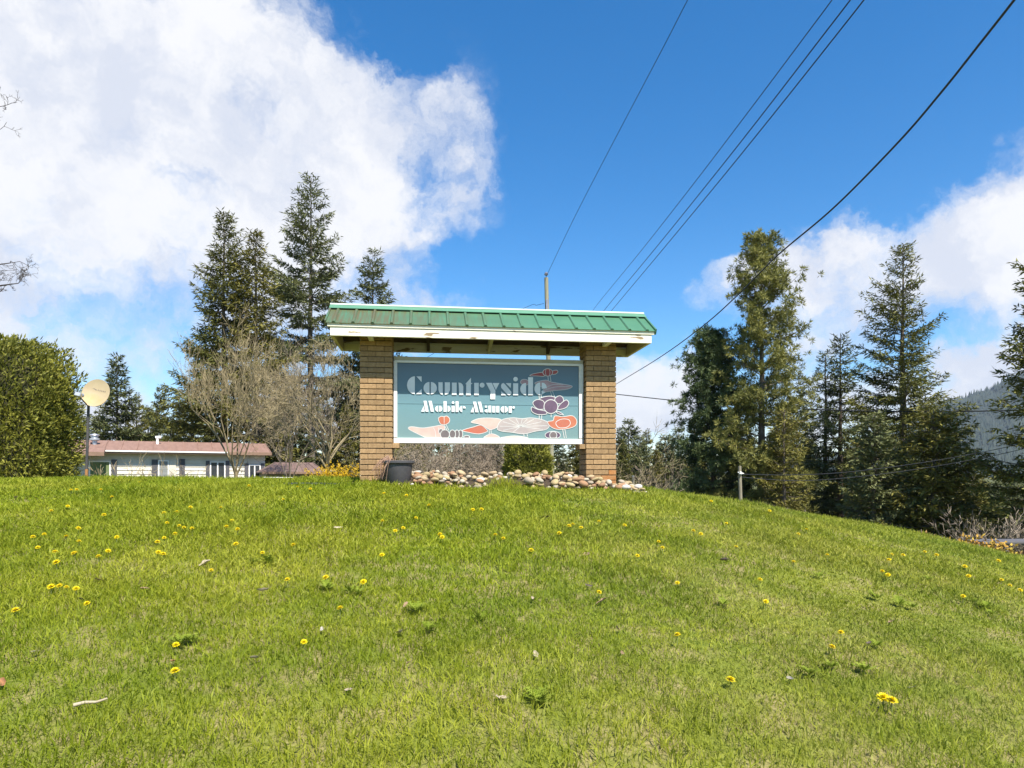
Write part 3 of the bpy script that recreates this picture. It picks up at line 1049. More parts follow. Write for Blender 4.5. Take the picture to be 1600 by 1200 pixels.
ribs = np.linspace(0.10, RL - 0.115, 18)
for front in (True, False):
    edges = [0.0] + list(ribs) + [RL]
    for i in range(len(edges) - 1):
        a, b = edges[i] + 0.0005, edges[i + 1] - 0.0005
        p = [slope_pt(a, -0.035, 0, front), slope_pt(b, -0.035, 0, front), slope_pt(b, 1, 0, front), slope_pt(a, 1, 0, front)]
        o = MB().prism(p, (0, 0, -0.004)).build('roof_panel', M['green'], roof_o)
    for x in ribs:
        w0, w1, h = 0.022, 0.011, 0.019
        mb = MB()
        prof = [(-w0, 0.0008), (-w1, h), (w1, h), (w0, 0.0008)]
        A = [slope_pt(x + px_, -0.037, hz, front) for px_, hz in prof]
        B = [slope_pt(x + px_, 0.97, hz, front) for px_, hz in prof]
        mb.add(A + B, [(0, 1, 5, 4), (1, 2, 6, 5), (2, 3, 7, 6), (0, 3, 2, 1)])
        mb.build('roof_rib', M['green'], roof_o)
cap = MB()
capf = 0.78
for (x0, x1) in ((-0.012, RL + 0.012),):
    pr = [slope_pt(x0, capf, 0.020), slope_pt(x0, capf, 0.026), (x0, RD / 2, ZR + 0.034), slope_pt(x0, capf, 0.026, False), slope_pt(x0, capf, 0.020, False), (x0, RD / 2, ZR + 0.026)]
    cap.prism(pr, (x1 - x0, 0, 0))
cap.build('ridge_cap', M['green_cap'], roof_o)
M['ridge_highlight'] = pmat('ridge_highlight_paint', (0.40, 0.47, 0.43), (0.46, 0.53, 0.48), 4, 0.4)  # bright highlight along the ridge, put into the colour of an added strip
MB().prism([(-0.011, RD / 2 - 0.034, ZR + 0.0175), (-0.011, RD / 2 - 0.014, ZR + 0.0405), (-0.011, RD / 2 + 0.014, ZR + 0.0405), (-0.011, RD / 2 + 0.034, ZR + 0.0175)], (RL + 0.022, 0, 0)).build('ridge_highlight_strip', M['ridge_highlight'], roof_o)
# gable trim strips on both ends
for x0 in (-0.008, RL - 0.012):
    t = MB()
    for front in (True, False):
        a = [slope_pt(x0, -0.03, 0.022, front), slope_pt(x0, 0.99, 0.022, front), slope_pt(x0, 0.99, -0.05, front), slope_pt(x0, -0.03, -0.05, front)]
        t.prism(a, (0.02, 0, 0))
    t.build('gable_trim', M['green'], roof_o)
# eave boards
ZF0, ZF1 = 1.692, ZE - 0.012
MB().box(0.055, RL - 0.05, 0.012, 0.050, ZF0, ZF1 - 0.045, 0.003).build('fascia_board', M['cream'], roof_o)
MB().box(0.022, RL - 0.018, 0.000, 0.036, ZF1 - 0.043, ZF1, 0.003).build('fascia_trim', M['cream'], roof_o)
MB().box(0.055, RL - 0.05, RD - 0.050, RD - 0.012, ZF0, ZF1 - 0.045, 0.003).build('fascia_board', M['cream'], roof_o)
MB().box(0.022, RL - 0.018, RD - 0.036, RD, ZF1 - 0.043, ZF1, 0.003).build('fascia_trim', M['cream'], roof_o)
for x0 in (0.057, RL - 0.090):
    e = MB()
    y0, y1 = 0.0505, RD - 0.0505
    e.prism([(x0, y0, ZF0 + 0.002), (x0, y1, ZF0 + 0.002), (x0, y1, ZF1 - 0.03), (x0, RD / 2, ZR - 0.06), (x0, y0, ZF1 - 0.03)], (0.038, 0, 0))
    e.build('gable_board', M['cream_dirty'], roof_o)
for x in (0.56, 1.2, 2.03, 2.85, 3.44):
    for front in (True, False):
        y0, y1 = 0.051, RD / 2 - 0.002
        p = [(x, y0, ZF0 + 0.012), (x, y0, ZE - 0.045), (x, y1, ZR - 0.07), (x, y1, ZR - 0.16)]
        if not front:
            p = [(q[0], RD - q[1], q[2]) for q in p]
        if x == 2.03:
            p[3] = (x, p[3][1], ZF0 + 0.10)
        MB().prism(p, (0.04, 0, 0)).build('rafter', M['cream_dirty'] if x == 2.03 else M['soffit'], roof_o)
for s in (0.49, 3.47):
    MB().box(s, s + 0.06, 0.052, 0.318, 1.694, 1.735, 0.002).build('support_block', M['cream'], roof_o)
MB().box(0.40, 3.63, 0.44, 0.60, ZT + 0.012, ZT + 0.14).build('header_beam', M['soffit'], roof_o)

# the panel between the pillars
TP = 0.43
PX0, PX1, PZ0, PZ1 = 0.785, 3.243, 0.428, 1.53
panel = MB().box(PX0 + 0.03, PX1 - 0.03, 0.012, 0.16, PZ0 + 0.05, PZ1 - 0.05).build('sign_panel', M['print'], sign, loc=(0, TP, 0))


def pbox(x0, x1, y0, y1, z0, z1, name, mat, bev=0.003):
    return MB().box(x0, x1, y0, y1, z0, z1, bev).build(name, mat, panel)


pbox(PX0, PX1, -0.012, 0.17, PZ0, PZ0 + 0.066, 'frame_rail', M['white_frame'])
pbox(PX0, PX1, -0.006, 0.17, PZ1 - 0.054, PZ1, 'frame_rail', M['tan_frame'])
pbox(PX0 + 0.012, PX1 - 0.012, -0.012, -0.0065, PZ1 - 0.078, PZ1 - 0.050, 'frame_lip', M['white_frame'], 0.001)
pbox(PX0, PX0 + 0.045, -0.010, 0.168, PZ0 + 0.074, PZ1 - 0.056, 'frame_stile', M['white_frame'])
pbox(PX1 - 0.058, PX1, -0.010, 0.168, PZ0 + 0.074, PZ1 - 0.056, 'frame_stile', M['white_frame'])
pbox(PX0 + 0.05, PX1 - 0.06, 0.0085, 0.0118, 0.932, 0.942, 'panel_seam', M['print'], 0.0)
for s0, s1 in ((0.7755, 0.86), (3.175, 3.2535)):
    MB().box(s0, s1, 0.34, 0.60, 0.362, 0.424, 0.003).build('bracket_block', M['brick'], sign)

_layer = [0]


def flat(name, polys, mat, parent=panel, px=True, thick=0.0008):
    """thin printed shape(s) lying on the panel face, points given as photograph pixels"""
    _layer[0] += 1
    y = 0.0110 - 0.00016 * _layer[0]
    mb = MB()
    for poly in polys:
        pts = []
        for (a, b) in poly:
            s, z = on_sign(a, b, TP + 0.011)
            pts.append((s, y, z))
        n = len(pts)
        mb.add(pts, [tuple(range(n))])
    return mb.build(name, mat, parent)


def half(cx, cy, rx, ry, side, n=14):
    """half ellipse, flat side vertical at cx; side -1 left, 1 right"""
    return [(cx + side * rx * math.sin(math.pi * k / n), cy - ry * math.cos(math.pi * k / n)) for k in range(n + 1)]


def disc(cx, cy, rx, ry=None, n=16):
    ry = ry or rx
    return [(cx + rx * math.cos(6.2832 * k / n), cy + ry * math.sin(6.2832 * k / n)) for k in range(n)]


def rc(x0, y0, x1, y1):
    return [(x0, y0), (x1, y0), (x1, y1), (x0, y1)]


def curve(pts, n=5, closed=True):
    """Catmull-Rom through the points"""
    p = [Vector((a, b)) for a, b in pts]
    out = []
    m = len(p)
    rngk = range(m) if closed else range(m - 1)
    for i in rngk:
        g = (lambda k: p[k % m]) if closed else (lambda k: p[max(0, min(m - 1, k))])
        p0, p1, p2, p3 = g(i - 1), g(i), g(i + 1), g(i + 2)
        for k in range(n):
            t = k / n
            q = 0.5 * ((2 * p1) + (p2 - p0) * t + (2 * p0 - 5 * p1 + 4 * p2 - p3) * t * t + (3 * p1 - p0 - 3 * p2 + p3) * t ** 3)
            out.append((q.x, q.y))
    if not closed:
        out.append((p[-1].x, p[-1].y))
    return out


def stroke(pts, w, closed=True):
    """ribbon quads along a polyline"""
    n = len(pts)
    q = []
    L_, R_ = [], []
    for i in range(n):
        a = Vector(pts[(i - 1) % n] if closed or i else pts[0])
        b = Vector(pts[(i + 1) % n] if closed or i < n - 1 else pts[-1])
        d = (b - a)
        d = d.normalized() if d.length > 1e-6 else Vector((1, 0))
        nn = Vector((-d.y, d.x)) * w / 2
        L_.append(Vector(pts[i]) + nn); R_.append(Vector(pts[i]) - nn)
    for i in range(n if closed else n - 1):
        j = (i + 1) % n
        q.append([tuple(L_[i]), tuple(L_[j]), tuple(R_[j]), tuple(R_[i])])
    return q


def z5(pts):
    return [(600 + a / 5.0, 550 + b / 5.0) for a, b in pts]


def shape(name, pts, mat, w=0.95, extra=()):
    c = curve(z5(pts))
    c = [(a, min(b, 684.4)) for a, b in c]
    o = flat(name, [c], mat)
    qs = stroke(c, w)
    for e in extra:
        qs += stroke(curve(z5(e), 4, False), w * 0.75, False)
    flat('outline', qs, M['line_white'], o)
    return o


def ell(cx, cy, rx, ry, n=12):
    return [(cx + rx * math.cos(6.2832 * k / n), cy + ry * math.sin(6.2832 * k / n)) for k in range(n)]


# printed lotus picture
shape('painted_leaf', [(192, 600), (215, 583), (300, 593), (380, 583), (455, 572), (475, 600), (440, 668), (345, 672), (265, 640)], M['p_pink'], extra=[[(385, 590), (400, 620), (405, 668)], [(425, 590), (430, 640)]])
shape('painted_mound', [(780, 674), (825, 641), (870, 645), (900, 672)], M['p_pink'])
shape('painted_mound', [(905, 674), (1020, 655), (1130, 674)], M['p_pink'])
shape('painted_leaf', [(612, 612), (700, 585), (755, 572), (800, 602), (806, 622), (740, 640), (660, 628)], M['p_orange'])
shape('painted_pod', ell(445, 620, 18, 20), M['p_grey'])
shape('painted_pod', ell(598, 642, 17, 33), M['p_grey'])
shape('painted_pod', ell(570, 642, 18, 33), M['p_grey'])
shape('painted_pod', ell(535, 642, 24, 33), M['p_grey'])
shape('painted_pod', ell(476, 644, 35, 36), M['p_grey'])
shape('painted_pod', ell(646, 664, 24, 12), M['p_grey'])
shape('painted_bud', [(425, 520), (445, 503), (468, 505), (490, 500), (512, 520), (508, 550), (475, 568), (440, 560)], M['p_peach'], extra=[[(470, 505), (470, 560)]])
shape('painted_leaf', [(680, 548), (740, 520), (840, 516), (915, 530), (885, 585), (830, 607), (785, 582), (735, 562)], M['p_pink'])
flat('painted_stem', sum([stroke(z5(s), 1.0, False) for s in ([(470, 566), (492, 612)], [(484, 566), (506, 612)], [(822, 606), (822, 642)], [(836, 606), (838, 642)], [(1085, 590), (1094, 660)], [(1112, 590), (1120, 660)],
     [(1394, 600), (1408, 672)], [(1412, 600), (1424, 672)], [(1212, 492), (1212, 528)], [(1232, 492), (1230, 528)], [(1210, 326), (1212, 362)], [(1228, 326), (1228, 362)],
     [(1298, 302), (1312, 352)], [(1314, 302), (1332, 350)], [(1280, 190), (1284, 226)], [(1298, 190), (1304, 228)], [(1305, 478), (1305, 510)])], []), M['line_white'])
shape('painted_lily_pad', [(884, 595), (918, 532), (1000, 514), (1080, 520), (1150, 514), (1240, 530), (1292, 562), (1268, 604), (1180, 620), (1092, 640), (1000, 628), (915, 618)], M['p_pad'],
      extra=[[(1065, 582), a] for a in ((905, 580), (930, 545), (975, 525), (1030, 520), (1080, 522), (1120, 522), (1170, 525), (1230, 545), (1275, 575), (1240, 605), (930, 612), (1010, 625))])
shape('painted_bud', ell(1318, 650, 60, 30), M['p_purple'])
shape('painted_bud', ell(1322, 650, 28, 28), M['p_grey'])
shape('painted_poppy', [(1278, 545), (1320, 535), (1335, 500), (1400, 505), (1470, 498), (1505, 535), (1492, 578), (1430, 600), (1350, 604), (1300, 582)], M['p_peach'])
shape('painted_petal', [(1342, 552), (1385, 525), (1440, 528), (1455, 560), (1425, 588), (1365, 590)], M['p_orange'])
for pts in ([(1210, 372), (1245, 352), (1300, 345), (1340, 360), (1330, 395), (1250, 410)], [(1335, 365), (1370, 342), (1398, 360), (1395, 400), (1345, 400)], [(1162, 400), (1195, 372), (1245, 385), (1255, 440), (1200, 445)],
            [(1390, 395), (1425, 375), (1443, 400), (1420, 435), (1365, 450), (1360, 430)], [(1155, 430), (1200, 448), (1260, 462), (1268, 485), (1200, 488), (1155, 465)], [(1345, 465), (1370, 468), (1402, 492), (1360, 482)]):
    shape('painted_petal', pts, M['p_purple'], 1.0)
shape('painted_petal', ell(1303, 427, 54, 54), M['p_purple'], 1.2)
shape('painted_leaf', [(1065, 240), (1080, 216), (1115, 218), (1138, 240), (1100, 262)], M['p_rose'], 0.9)
shape('painted_leaf', [(1180, 240), (1262, 220), (1310, 236), (1400, 252), (1470, 268), (1428, 292), (1330, 302), (1232, 315), (1252, 282), (1200, 262)], M['p_rose'], 0.9, extra=[[(1240, 305), (1330, 275), (1450, 270)], [(1250, 285), (1320, 255), (1400, 258)]])
shape('painted_leaf', [(1138, 186), (1170, 170), (1248, 160), (1250, 190), (1190, 188)], M['p_red'], 0.9)
shape('painted_leaf', [(1310, 152), (1345, 142), (1358, 156), (1338, 174), (1310, 174)], M['p_red'], 0.9)
shape('painted_bud', ell(1278, 160, 38, 29), M['p_red'], 0.9, extra=[[(1265, 133), (1260, 160), (1266, 186)], [(1290, 133), (1296, 160), (1290, 186)]])

# lettering
LET = {
    'letter_c': [half(648.2, 602, 12.2, 13.9, -1), [(650.8, 588.3), (658.8, 588.3), (658.8, 597.2)], [(650, 615.9), (658.8, 608), (658.8, 615.9)]],
    'letter_o': [half(671, 606.6, 9.3, 9.6, -1), half(673.2, 606.6, 9.4, 9.6, 1)],
    'letter_u': [[(685, 597.5), (691.6, 597.5), (691.8, 617), (689, 616.3), (686.2, 613.3), (685, 609)], [(695, 597.5), (703, 597.5), (703, 610), (701, 614.6), (698.5, 616.4), (695, 617)]],
    'letter_n': [rc(706, 598, 713.5, 617.2), [(716, 598), (719.5, 598.3), (722.5, 600.5), (723.9, 604.5), (723.9, 617.4), (717.4, 617.4), (716.6, 600)]],
    'letter_t': [[(727, 600.3), (735.8, 590.3), (735.8, 598.6), (738.2, 598.8), (735.8, 600.8), (735.6, 617.6), (728.1, 617.6), (728.4, 600.6)]],
    'letter_r': [rc(740.8, 598.3, 748, 617.6), disc(753.2, 602, 3.9)],
    'letter_y': [[(759.3, 598.3), (768.2, 598.3), (774, 611), (773.5, 624), (766.2, 624), (766, 611.5)], [(769.4, 598.6), (780.2, 598.6), (774.6, 609.6)]],
    'letter_s': [[(782.7, 603), (783.6, 600), (786, 598.5), (788.5, 600), (799, 612.6), (798.4, 616.2), (795.5, 617.8), (792.4, 616.6), (783, 606)], [(790, 598.8), (798.5, 598.8), (797.8, 606.5)], [(783, 611.5), (783, 617.8), (791, 617.8)]],
    'letter_i': [rc(801.6, 599, 809.5, 617.7), disc(805.4, 592.6, 3.6)],
    'letter_d': [half(821.8, 608, 9.2, 9.6, -1), rc(825, 589.6, 832.6, 617.6)],
    'letter_e': [half(844, 607.6, 9.2, 10, -1), [(846, 597.8), (850, 598.6), (853.2, 601.8), (854.4, 606.8), (846.2, 607.8)], [(846, 611), (853, 612.5), (846, 617)]],
}
for k, v in LET.items():
    flat(k, v, M['letter'])
LET2 = [
    ('letter_m', [[(658, 643.3), (662.4, 634), (663.6, 643.3)], [(661.7, 626.4), (666.4, 626.4), (669.7, 643.3), (665, 643.3)], [(669.5, 626.4), (674.4, 626.4), (678.1, 643.3), (673.2, 643.3)]]),
    ('letter_o', [half(684.6, 638.8, 4.7, 4.7, -1), half(686.4, 638.8, 4.8, 4.7, 1)]),
    ('letter_b', [rc(693, 627, 697.8, 643.5), half(699.4, 638.9, 4.5, 4.6, 1)]),
    ('letter_i', [rc(705.6, 634.2, 710.3, 643.6), disc(707.9, 629.2, 2.0)]),
    ('letter_l', [rc(711.8, 627.2, 716.4, 643.8)]),
    ('letter_e', [half(722.2, 639.1, 4.7, 4.7, -1), [(723.8, 634.4), (726.6, 635.2), (728, 638), (723.8, 638.4)]]),
    ('letter_m', [[(735.3, 644.3), (739.4, 635), (740.5, 644.3)], [(739, 627.8), (743.8, 627.8), (747.6, 644.2), (742.8, 644.2)], [(746.6, 627.8), (751.4, 627.8), (755, 644.2), (750.3, 644.2)]]),
    ('letter_a', [rc(757.6, 634, 761, 637), half(761.6, 642, 4.6, 2.6, -1), rc(763, 634, 767.4, 644.5)]),
    ('letter_n', [rc(769.2, 634.6, 773.8, 644.6), rc(775.4, 634.6, 780, 644.6)]),
    ('letter_o', [half(787, 639.8, 4.9, 4.9, -1), half(788.5, 639.8, 4.9, 4.9, 1)]),
    ('letter_r', [rc(794.7, 635, 799.6, 644.9), disc(802.4, 636.8, 1.9)]),
]
for k, v in LET2:
    flat(k, v, M['letter'])

# ------------------------------------------------------------------ pot, stones, edging at the foot of the sign
def sign_pt(s, t, z=0.0):
    p = SO + SU * s + ST * t
    return Vector((p.x, p.y, EYE + z))


pp = sign_pt(0.86, 0.14)
pp.z = float(gz(pp.x, pp.y)) - 0.01
pot = empty('plant_pot', pp)
tag(pot, 'black plastic plant pot with dead stems at the foot of the left pillar', 'plant pot')
MB().lathe([(0.0, 0.0), (0.135, 0.0), (0.142, 0.01), (0.168, 0.235), (0.170, 0.262), (0.176, 0.268), (0.176, 0.252 + 0.02), (0.172, 0.28), (0.165, 0.28), (0.16, 0.24), (0.0, 0.235)]).build('pot_body', M['pot'], pot, smooth=True)
MB().lathe([(0.172, 0.273), (0.190, 0.276), (0.196, 0.282), (0.196, 0.306), (0.190, 0.312), (0.172, 0.312), (0.166, 0.300), (0.166, 0.276)]).build('pot_rim', M['pot'], pot, smooth=True)
MB().lathe([(0.0, 0.252), (0.08, 0.262), (0.160, 0.256)]).build('soil', M['soil'], pot, smooth=True)
dp = Plant(5)
for k in range(34):
    a = 3.14 + dp.g.normal(0, 0.55)
    p = np.array([0.10 * math.cos(a), 0.10 * math.sin(a), 0.255])
    rr = dp.g.uniform(0.19, 0.28); h = dp.g.uniform(0.31, 0.38); lo = dp.g.uniform(0.02, 0.22)
    q = np.array([math.cos(a), math.sin(a), 0])
    pts = [p, q * 0.15 + [0, 0, h], q * rr * 0.9 + [0, 0, h - 0.03], q * (rr + 0.03) + [0, 0, h - 0.10], q * (rr + 0.03 + dp.g.normal(0, 0.02)) + [dp.g.normal(0, .02), dp.g.normal(0, .02), lo]]
    dp.limb([np.array(x, float) for x in pts], 0.0028, 0.0016)
link('dead_stems', dp.wood_mesh('dead_stems', M['dead'], 4, False), pot)


def stone_mesh(seed, mat):
    import bmesh
    g = np.random.default_rng(seed)
    bm = bmesh.new()
    bmesh.ops.create_icosphere(bm, subdivisions=2, radius=1.0)
    ax = g.uniform(0.75, 1.15, 3) * np.array([1.05, 0.9, 0.72])
    k = g.normal(0, 1, (4, 3)); ph = g.uniform(0, 6, 4)
    for v in bm.verts:
        c = np.array(v.co)
        f = 1 + 0.07 * sum(math.sin(1.7 * k[i].dot(c) + ph[i]) for i in range(4))
        v.co = Vector(c * f * ax)
    me = bpy.data.meshes.new('stone'); bm.to_mesh(me); bm.free()
    me.materials.append(mat)
    me.polygons.foreach_set('use_smooth', np.ones(len(me.polygons), dtype=bool))
    return me


SM = [[stone_mesh(10 * i + j, M['stone%d' % i]) for j in range(3)] for i in range(6)]
SL = ['tan river stone lying in the stone bed below the sign', 'pale buff river stone lying in the stone bed below the sign', 'grey river stone lying in the stone bed below the sign',
      'rusty brown river stone lying in the stone bed below the sign', 'yellowish river stone lying in the stone bed below the sign', 'whitish river stone lying in the stone bed below the sign']


def put_stone(x, y, r, kind, lift=0.0, label=None):
    o = link('river_stone', SM[kind][rnd.randrange(3)])
    o.location = (x, y, float(gz(x, y)) + r * 0.45 + lift)
    o.rotation_euler = (rnd.uniform(-0.4, 0.4), rnd.uniform(-0.4, 0.4), rnd.uniform(0, 6.28))
    s = r
    o.scale = (s * rnd.uniform(0.9, 1.2), s * rnd.uniform(0.85, 1.1), s * rnd.uniform(0.75, 1.0))
    where = 'beside the black pot' if x < -0.9 else 'left of the grass tuft' if x < -0.25 else 'right of the grass tuft' if x < 0.85 else 'around the right pillar'
    tag(o, label or SL[kind].replace('lying in the stone bed below the sign', 'in the stone bed ' + where), 'stone', 'river stones under the sign')
    return o


def mound(s_, t_):
    return 0.085 * max(0.0, 1 - ((t_ - 0.42) / 0.55) ** 2) * min(1.0, max(0.0, (4.05 - s_) / 0.5))


cnt = 0
tries = 0
placed = []
while cnt < 290 and tries < 20000:
    tries += 1
    s = rnd.uniform(0.80, 3.98)
    t = rnd.uniform(-0.12, 0.55)
    if s > 3.66:
        t = rnd.uniform(-0.08, 0.36)
    if 1.92 < s < 2.42 and t < 0.20:      # the tuft of long grass
        continue
    if any(a - 0.04 < s < a + 0.44 and 0.28 < t < 0.76 for a in (0.373, 3.255)):
        continue
    p = sign_pt(s, t)
    if (p.x - pp.x) ** 2 + (p.y - pp.y) ** 2 < 0.22 ** 2:
        continue
    r = rnd.choice((0.030, 0.035, 0.04, 0.045, 0.05, 0.058))
    near = [q for q in placed if (q[0] - p.x) ** 2 + (q[1] - p.y) ** 2 < (0.72 * (q[2] + r)) ** 2]
    lift = 0.0
    if near:
        if len(near) > 3:
            continue
        lift = max(q[2] * 0.8 + q[3] for q in near)
        if lift > 0.07:
            continue
    placed.append((p.x, p.y, r, lift))
    put_stone(p.x, p.y, r, rnd.choices(range(6), (5, 4, 2, 3, 5, 2))[0], lift + mound(s, t))
    cnt += 1
q = sign_pt(3.13, 0.12)
put_stone(q.x, q.y, 0.085, 5, 0.05, 'largest white rounded stone at the foot of the right pillar')
q = sign_pt(3.74, 0.20)
put_stone(q.x, q.y, 0.065, 2, 0.05, 'grey rounded stone against the outer corner of the right pillar')

# bed of earth under the stones and a strip of dark edging
eb = []
for a in np.linspace(0.72, 4.05, 40):
    for b in np.linspace(-0.14, 0.98, 16):
        p = sign_pt(a, b)
        edge = 0.0 if 0.0 < b < 0.9 and 0.8 < a < 3.95 else -0.03
        eb.append((p.x, p.y, float(gz(p.x, p.y)) + mound(a, b) + 0.012 + edge + rnd.uniform(-0.006, 0.006)))
q_ = [(i * 16 + j, (i + 1) * 16 + j, (i + 1) * 16 + j + 1, i * 16 + j + 1) for i in range(39) for j in range(15)]
tag(link('stone_bed', np_mesh('stone_bed', np.array(eb), quads=q_, mats=[M['soil']], smooth=True)), 'low bed of dark earth under the river stones', None, None, 'structure')

bed = MB()
nb = 34
for (s0, s1) in ((-0.5, 0.82),):
    pts = []
    for k in range(nb + 1):
        s = s0 + (s1 - s0) * k / nb
        p = sign_pt(s, 0.10 + 0.05 * s)
        pts.append(p)
    for k in range(nb):
        a, b = pts[k], pts[k + 1]
        za, zb_ = float(gz(a.x, a.y)), float(gz(b.x, b.y))
        bed.add([(a.x, a.y, za - 0.06), (b.x, b.y, zb_ - 0.06), (b.x, b.y, zb_ + 0.035), (a.x, a.y, za + 0.035), (a.x, a.y + 0.02, za - 0.06), (b.x, b.y + 0.02, zb_ - 0.06), (b.x, b.y + 0.02, zb_ + 0.035), (a.x, a.y + 0.02, za + 0.035)],
                [(0, 1, 2, 3), (4, 7, 6, 5), (3, 2, 6, 7), (0, 3, 7, 4), (1, 5, 6, 2)])
tag(bed.build('garden_edging', M['fabric']), 'dark plastic edging strip on the grass before the left pillar', 'edging')

tg = Plant(77)
gg = tg.g
for k in range(420):
    s = gg.normal(2.15, 0.17); t = gg.uniform(-0.2, 0.28)
    p = sign_pt(s, t)
    b = np.array([p.x, p.y, float(gz(p.x, p.y)) - 0.01])
    h = gg.uniform(0.08, 0.20) * math.exp(-((s - 2.15) / 0.28) ** 2)
    tg.cards(b[None], np.array([[gg.normal(0, 0.22), gg.normal(0, 0.22), 1.0]]), gg.normal(0, 1, (1, 3)), h, 0.009, gg.uniform(0.1, 0.9))
me = tg.leaf_mesh('tall_grass', [M['grass']])
tag(link('tall_grass_tuft', me), 'tuft of long green grass growing between the river stones', 'grass')

# ------------------------------------------------------------------ posts, poles and wires
def wire(name, pts, r, label, cat, group=None, n=8):
    """smooth tube through 3-D points"""
    cu = []
    p = [Vector(q) for q in pts]
    for i in range(len(p) - 1):
        p0, p1, p2, p3 = p[max(0, i - 1)], p[i], p[i + 1], p[min(len(p) - 1, i + 2)]
        for k in range(n):
            t = k / n
            cu.append(0.5 * ((2 * p1) + (p2 - p0) * t + (2 * p0 - 5 * p1 + 4 * p2 - p3) * t * t + (3 * p1 - p0 - 3 * p2 + p3) * t ** 3))
    cu.append(p[-1])
    pl = Plant(1)
    pl.limb([np.array(c) for c in cu], r, r)
    o = link(name, pl.wood_mesh(name, M['wire'], 6, False))
    tag(o, label, cat, group)
    return o


def utility_pole(px, Y, top, lean, label, r_top=0.10, r_bot=0.155, fittings=True):
    b = base_at(px, Y, 0.3)
    h = top - b.z
    root = empty('utility_pole', b)
    tag(root, label, 'utility pole', 'utility poles')
    MB().tube((0, 0, 0), (lean, 0, h), r_bot, r_top, 14).build('pole_shaft', M['pole'], root, smooth=True)
    if fittings:
        MB().lathe([(0.0, 0.0), (0.055, 0.0), (0.11, 0.03), (0.11, 0.05), (0.05, 0.07), (0.085, 0.10), (0.085, 0.13), (0.03, 0.16), (0.0, 0.19)], (lean, 0, h + 0.12), 12).tube((lean, 0, h - 0.1), (lean, 0, h + 0.13), 0.02).build('insulator', M['porcelain'], root, smooth=True)
        f = 0.92
        MB().box(lean * f - 0.05, lean * f + 0.05, -r_top - 0.14, -r_top - 0.03, h - 1.75, h - 1.15, 0.01).box(lean * f - 0.02, lean * f + 0.02, -r_top - 0.05, -r_top + 0.05, h - 1.6, h - 1.5).build('cutout_fuse', M['porcelain'], root)
        MB().tube((lean * f - 0.05, 0, h - 1.72), (lean * f - 0.32, 0, h - 1.62), 0.025).build('side_bracket', M['dark_metal'], root)
    return root, b, h


YA = 35.0
topA = P(853.5, 434, YA)
baseA = base_at(863.5, YA, 0.3)
utility_pole(863.5, YA, topA.z, topA.x - baseA.x, 'leaning wooden utility pole rising behind the sign roof')
YB = 42.0
topB = P(936, 503, YB)
rootB, bB, hB = utility_pole(936, YB, topB.z, 0.0, 'wooden utility pole hidden behind the right brick pillar', fittings=False)
MB().box(-0.55, 0.75, -0.16, -0.05, hB - 0.35, hB - 0.22, 0.005).build('crossarm', M['pole'], rootB)
YC = 24.0
rootC, bC, hC = utility_pole(1780, YC, P(1780, 560, YC).z, 0.0, 'wooden utility pole standing right of the fir trees', fittings=False)


def pl_line(xa, xb, pts, r, label, Ya, Yb):
    """overhead line: x runs linearly xa..xb with depth Ya..Yb; pixel column gives the depth"""
    out = []
    for px, py in pts:
        u = (px - 800) / F
        # x = xa + (xb-xa)*(Y-Ya)/(Yb-Ya) = u*Y
        k = (xb - xa) / (Yb - Ya)
        Y = (xa - k * Ya) / (u - k)
        out.append(P(px, py, Y))
    return wire('overhead_wire', out, r, label, 'wire', 'overhead wires')


xA = topA.x
pl_line(xA, 4.1, [(854, 431), (880, 376), (905, 325), (950, 238), (1000, 143), (1040, 67), (1085, -20), (1200, -230), (1330, -480)], 0.010, 'single thin wire running up from the top of the leaning pole', YA, 17.5)
xB = (936 - 800) / F * YB
pl_line(xB - 0.4, 5.6, [(921, 497), (930, 480), (1000, 394), (1080, 292), (1160, 187), (1250, 67), (1330, -42), (1500, -290)], 0.010, 'thin leftmost wire of the three parallel overhead lines', YB, 13.5)
pl_line(xB, 5.9, [(934, 499), (948, 480), (1020, 393), (1100, 294), (1180, 193), (1277, 67), (1360, -42), (1540, -290)], 0.013, 'middle wire of the three parallel overhead lines', YB, 13.5)
pl_line(xB + 0.4, 6.1, [(943, 501), (960, 480), (1032, 394), (1114, 295), (1196, 194), (1297, 67), (1382, -42), (1560, -280)], 0.013, 'rightmost wire of the three parallel overhead lines', YB, 13.5)
pl_line(xB + 0.1, 5.2, [(938, 616), (963, 600), (1030, 559), (1100, 508), (1160, 454), (1215, 399), (1300, 327), (1400, 226), (1470, 145), (1532, 67), (1600, -20), (1720, -180)], 0.0145, 'thick black cable climbing steeply across the sky on the right', YB, 7.6)
cab = [(937, 613, 42), (963, 616, 41), (1100, 630, 36), (1280, 640, 31), (1420, 643, 28.5), (1600, 641, 26), (1780, 634, YC)]
wire('overhead_wire', [P(*a) for a in cab], 0.028, 'black cable running level from the right pillar across the conifers', 'wire', 'overhead wires')

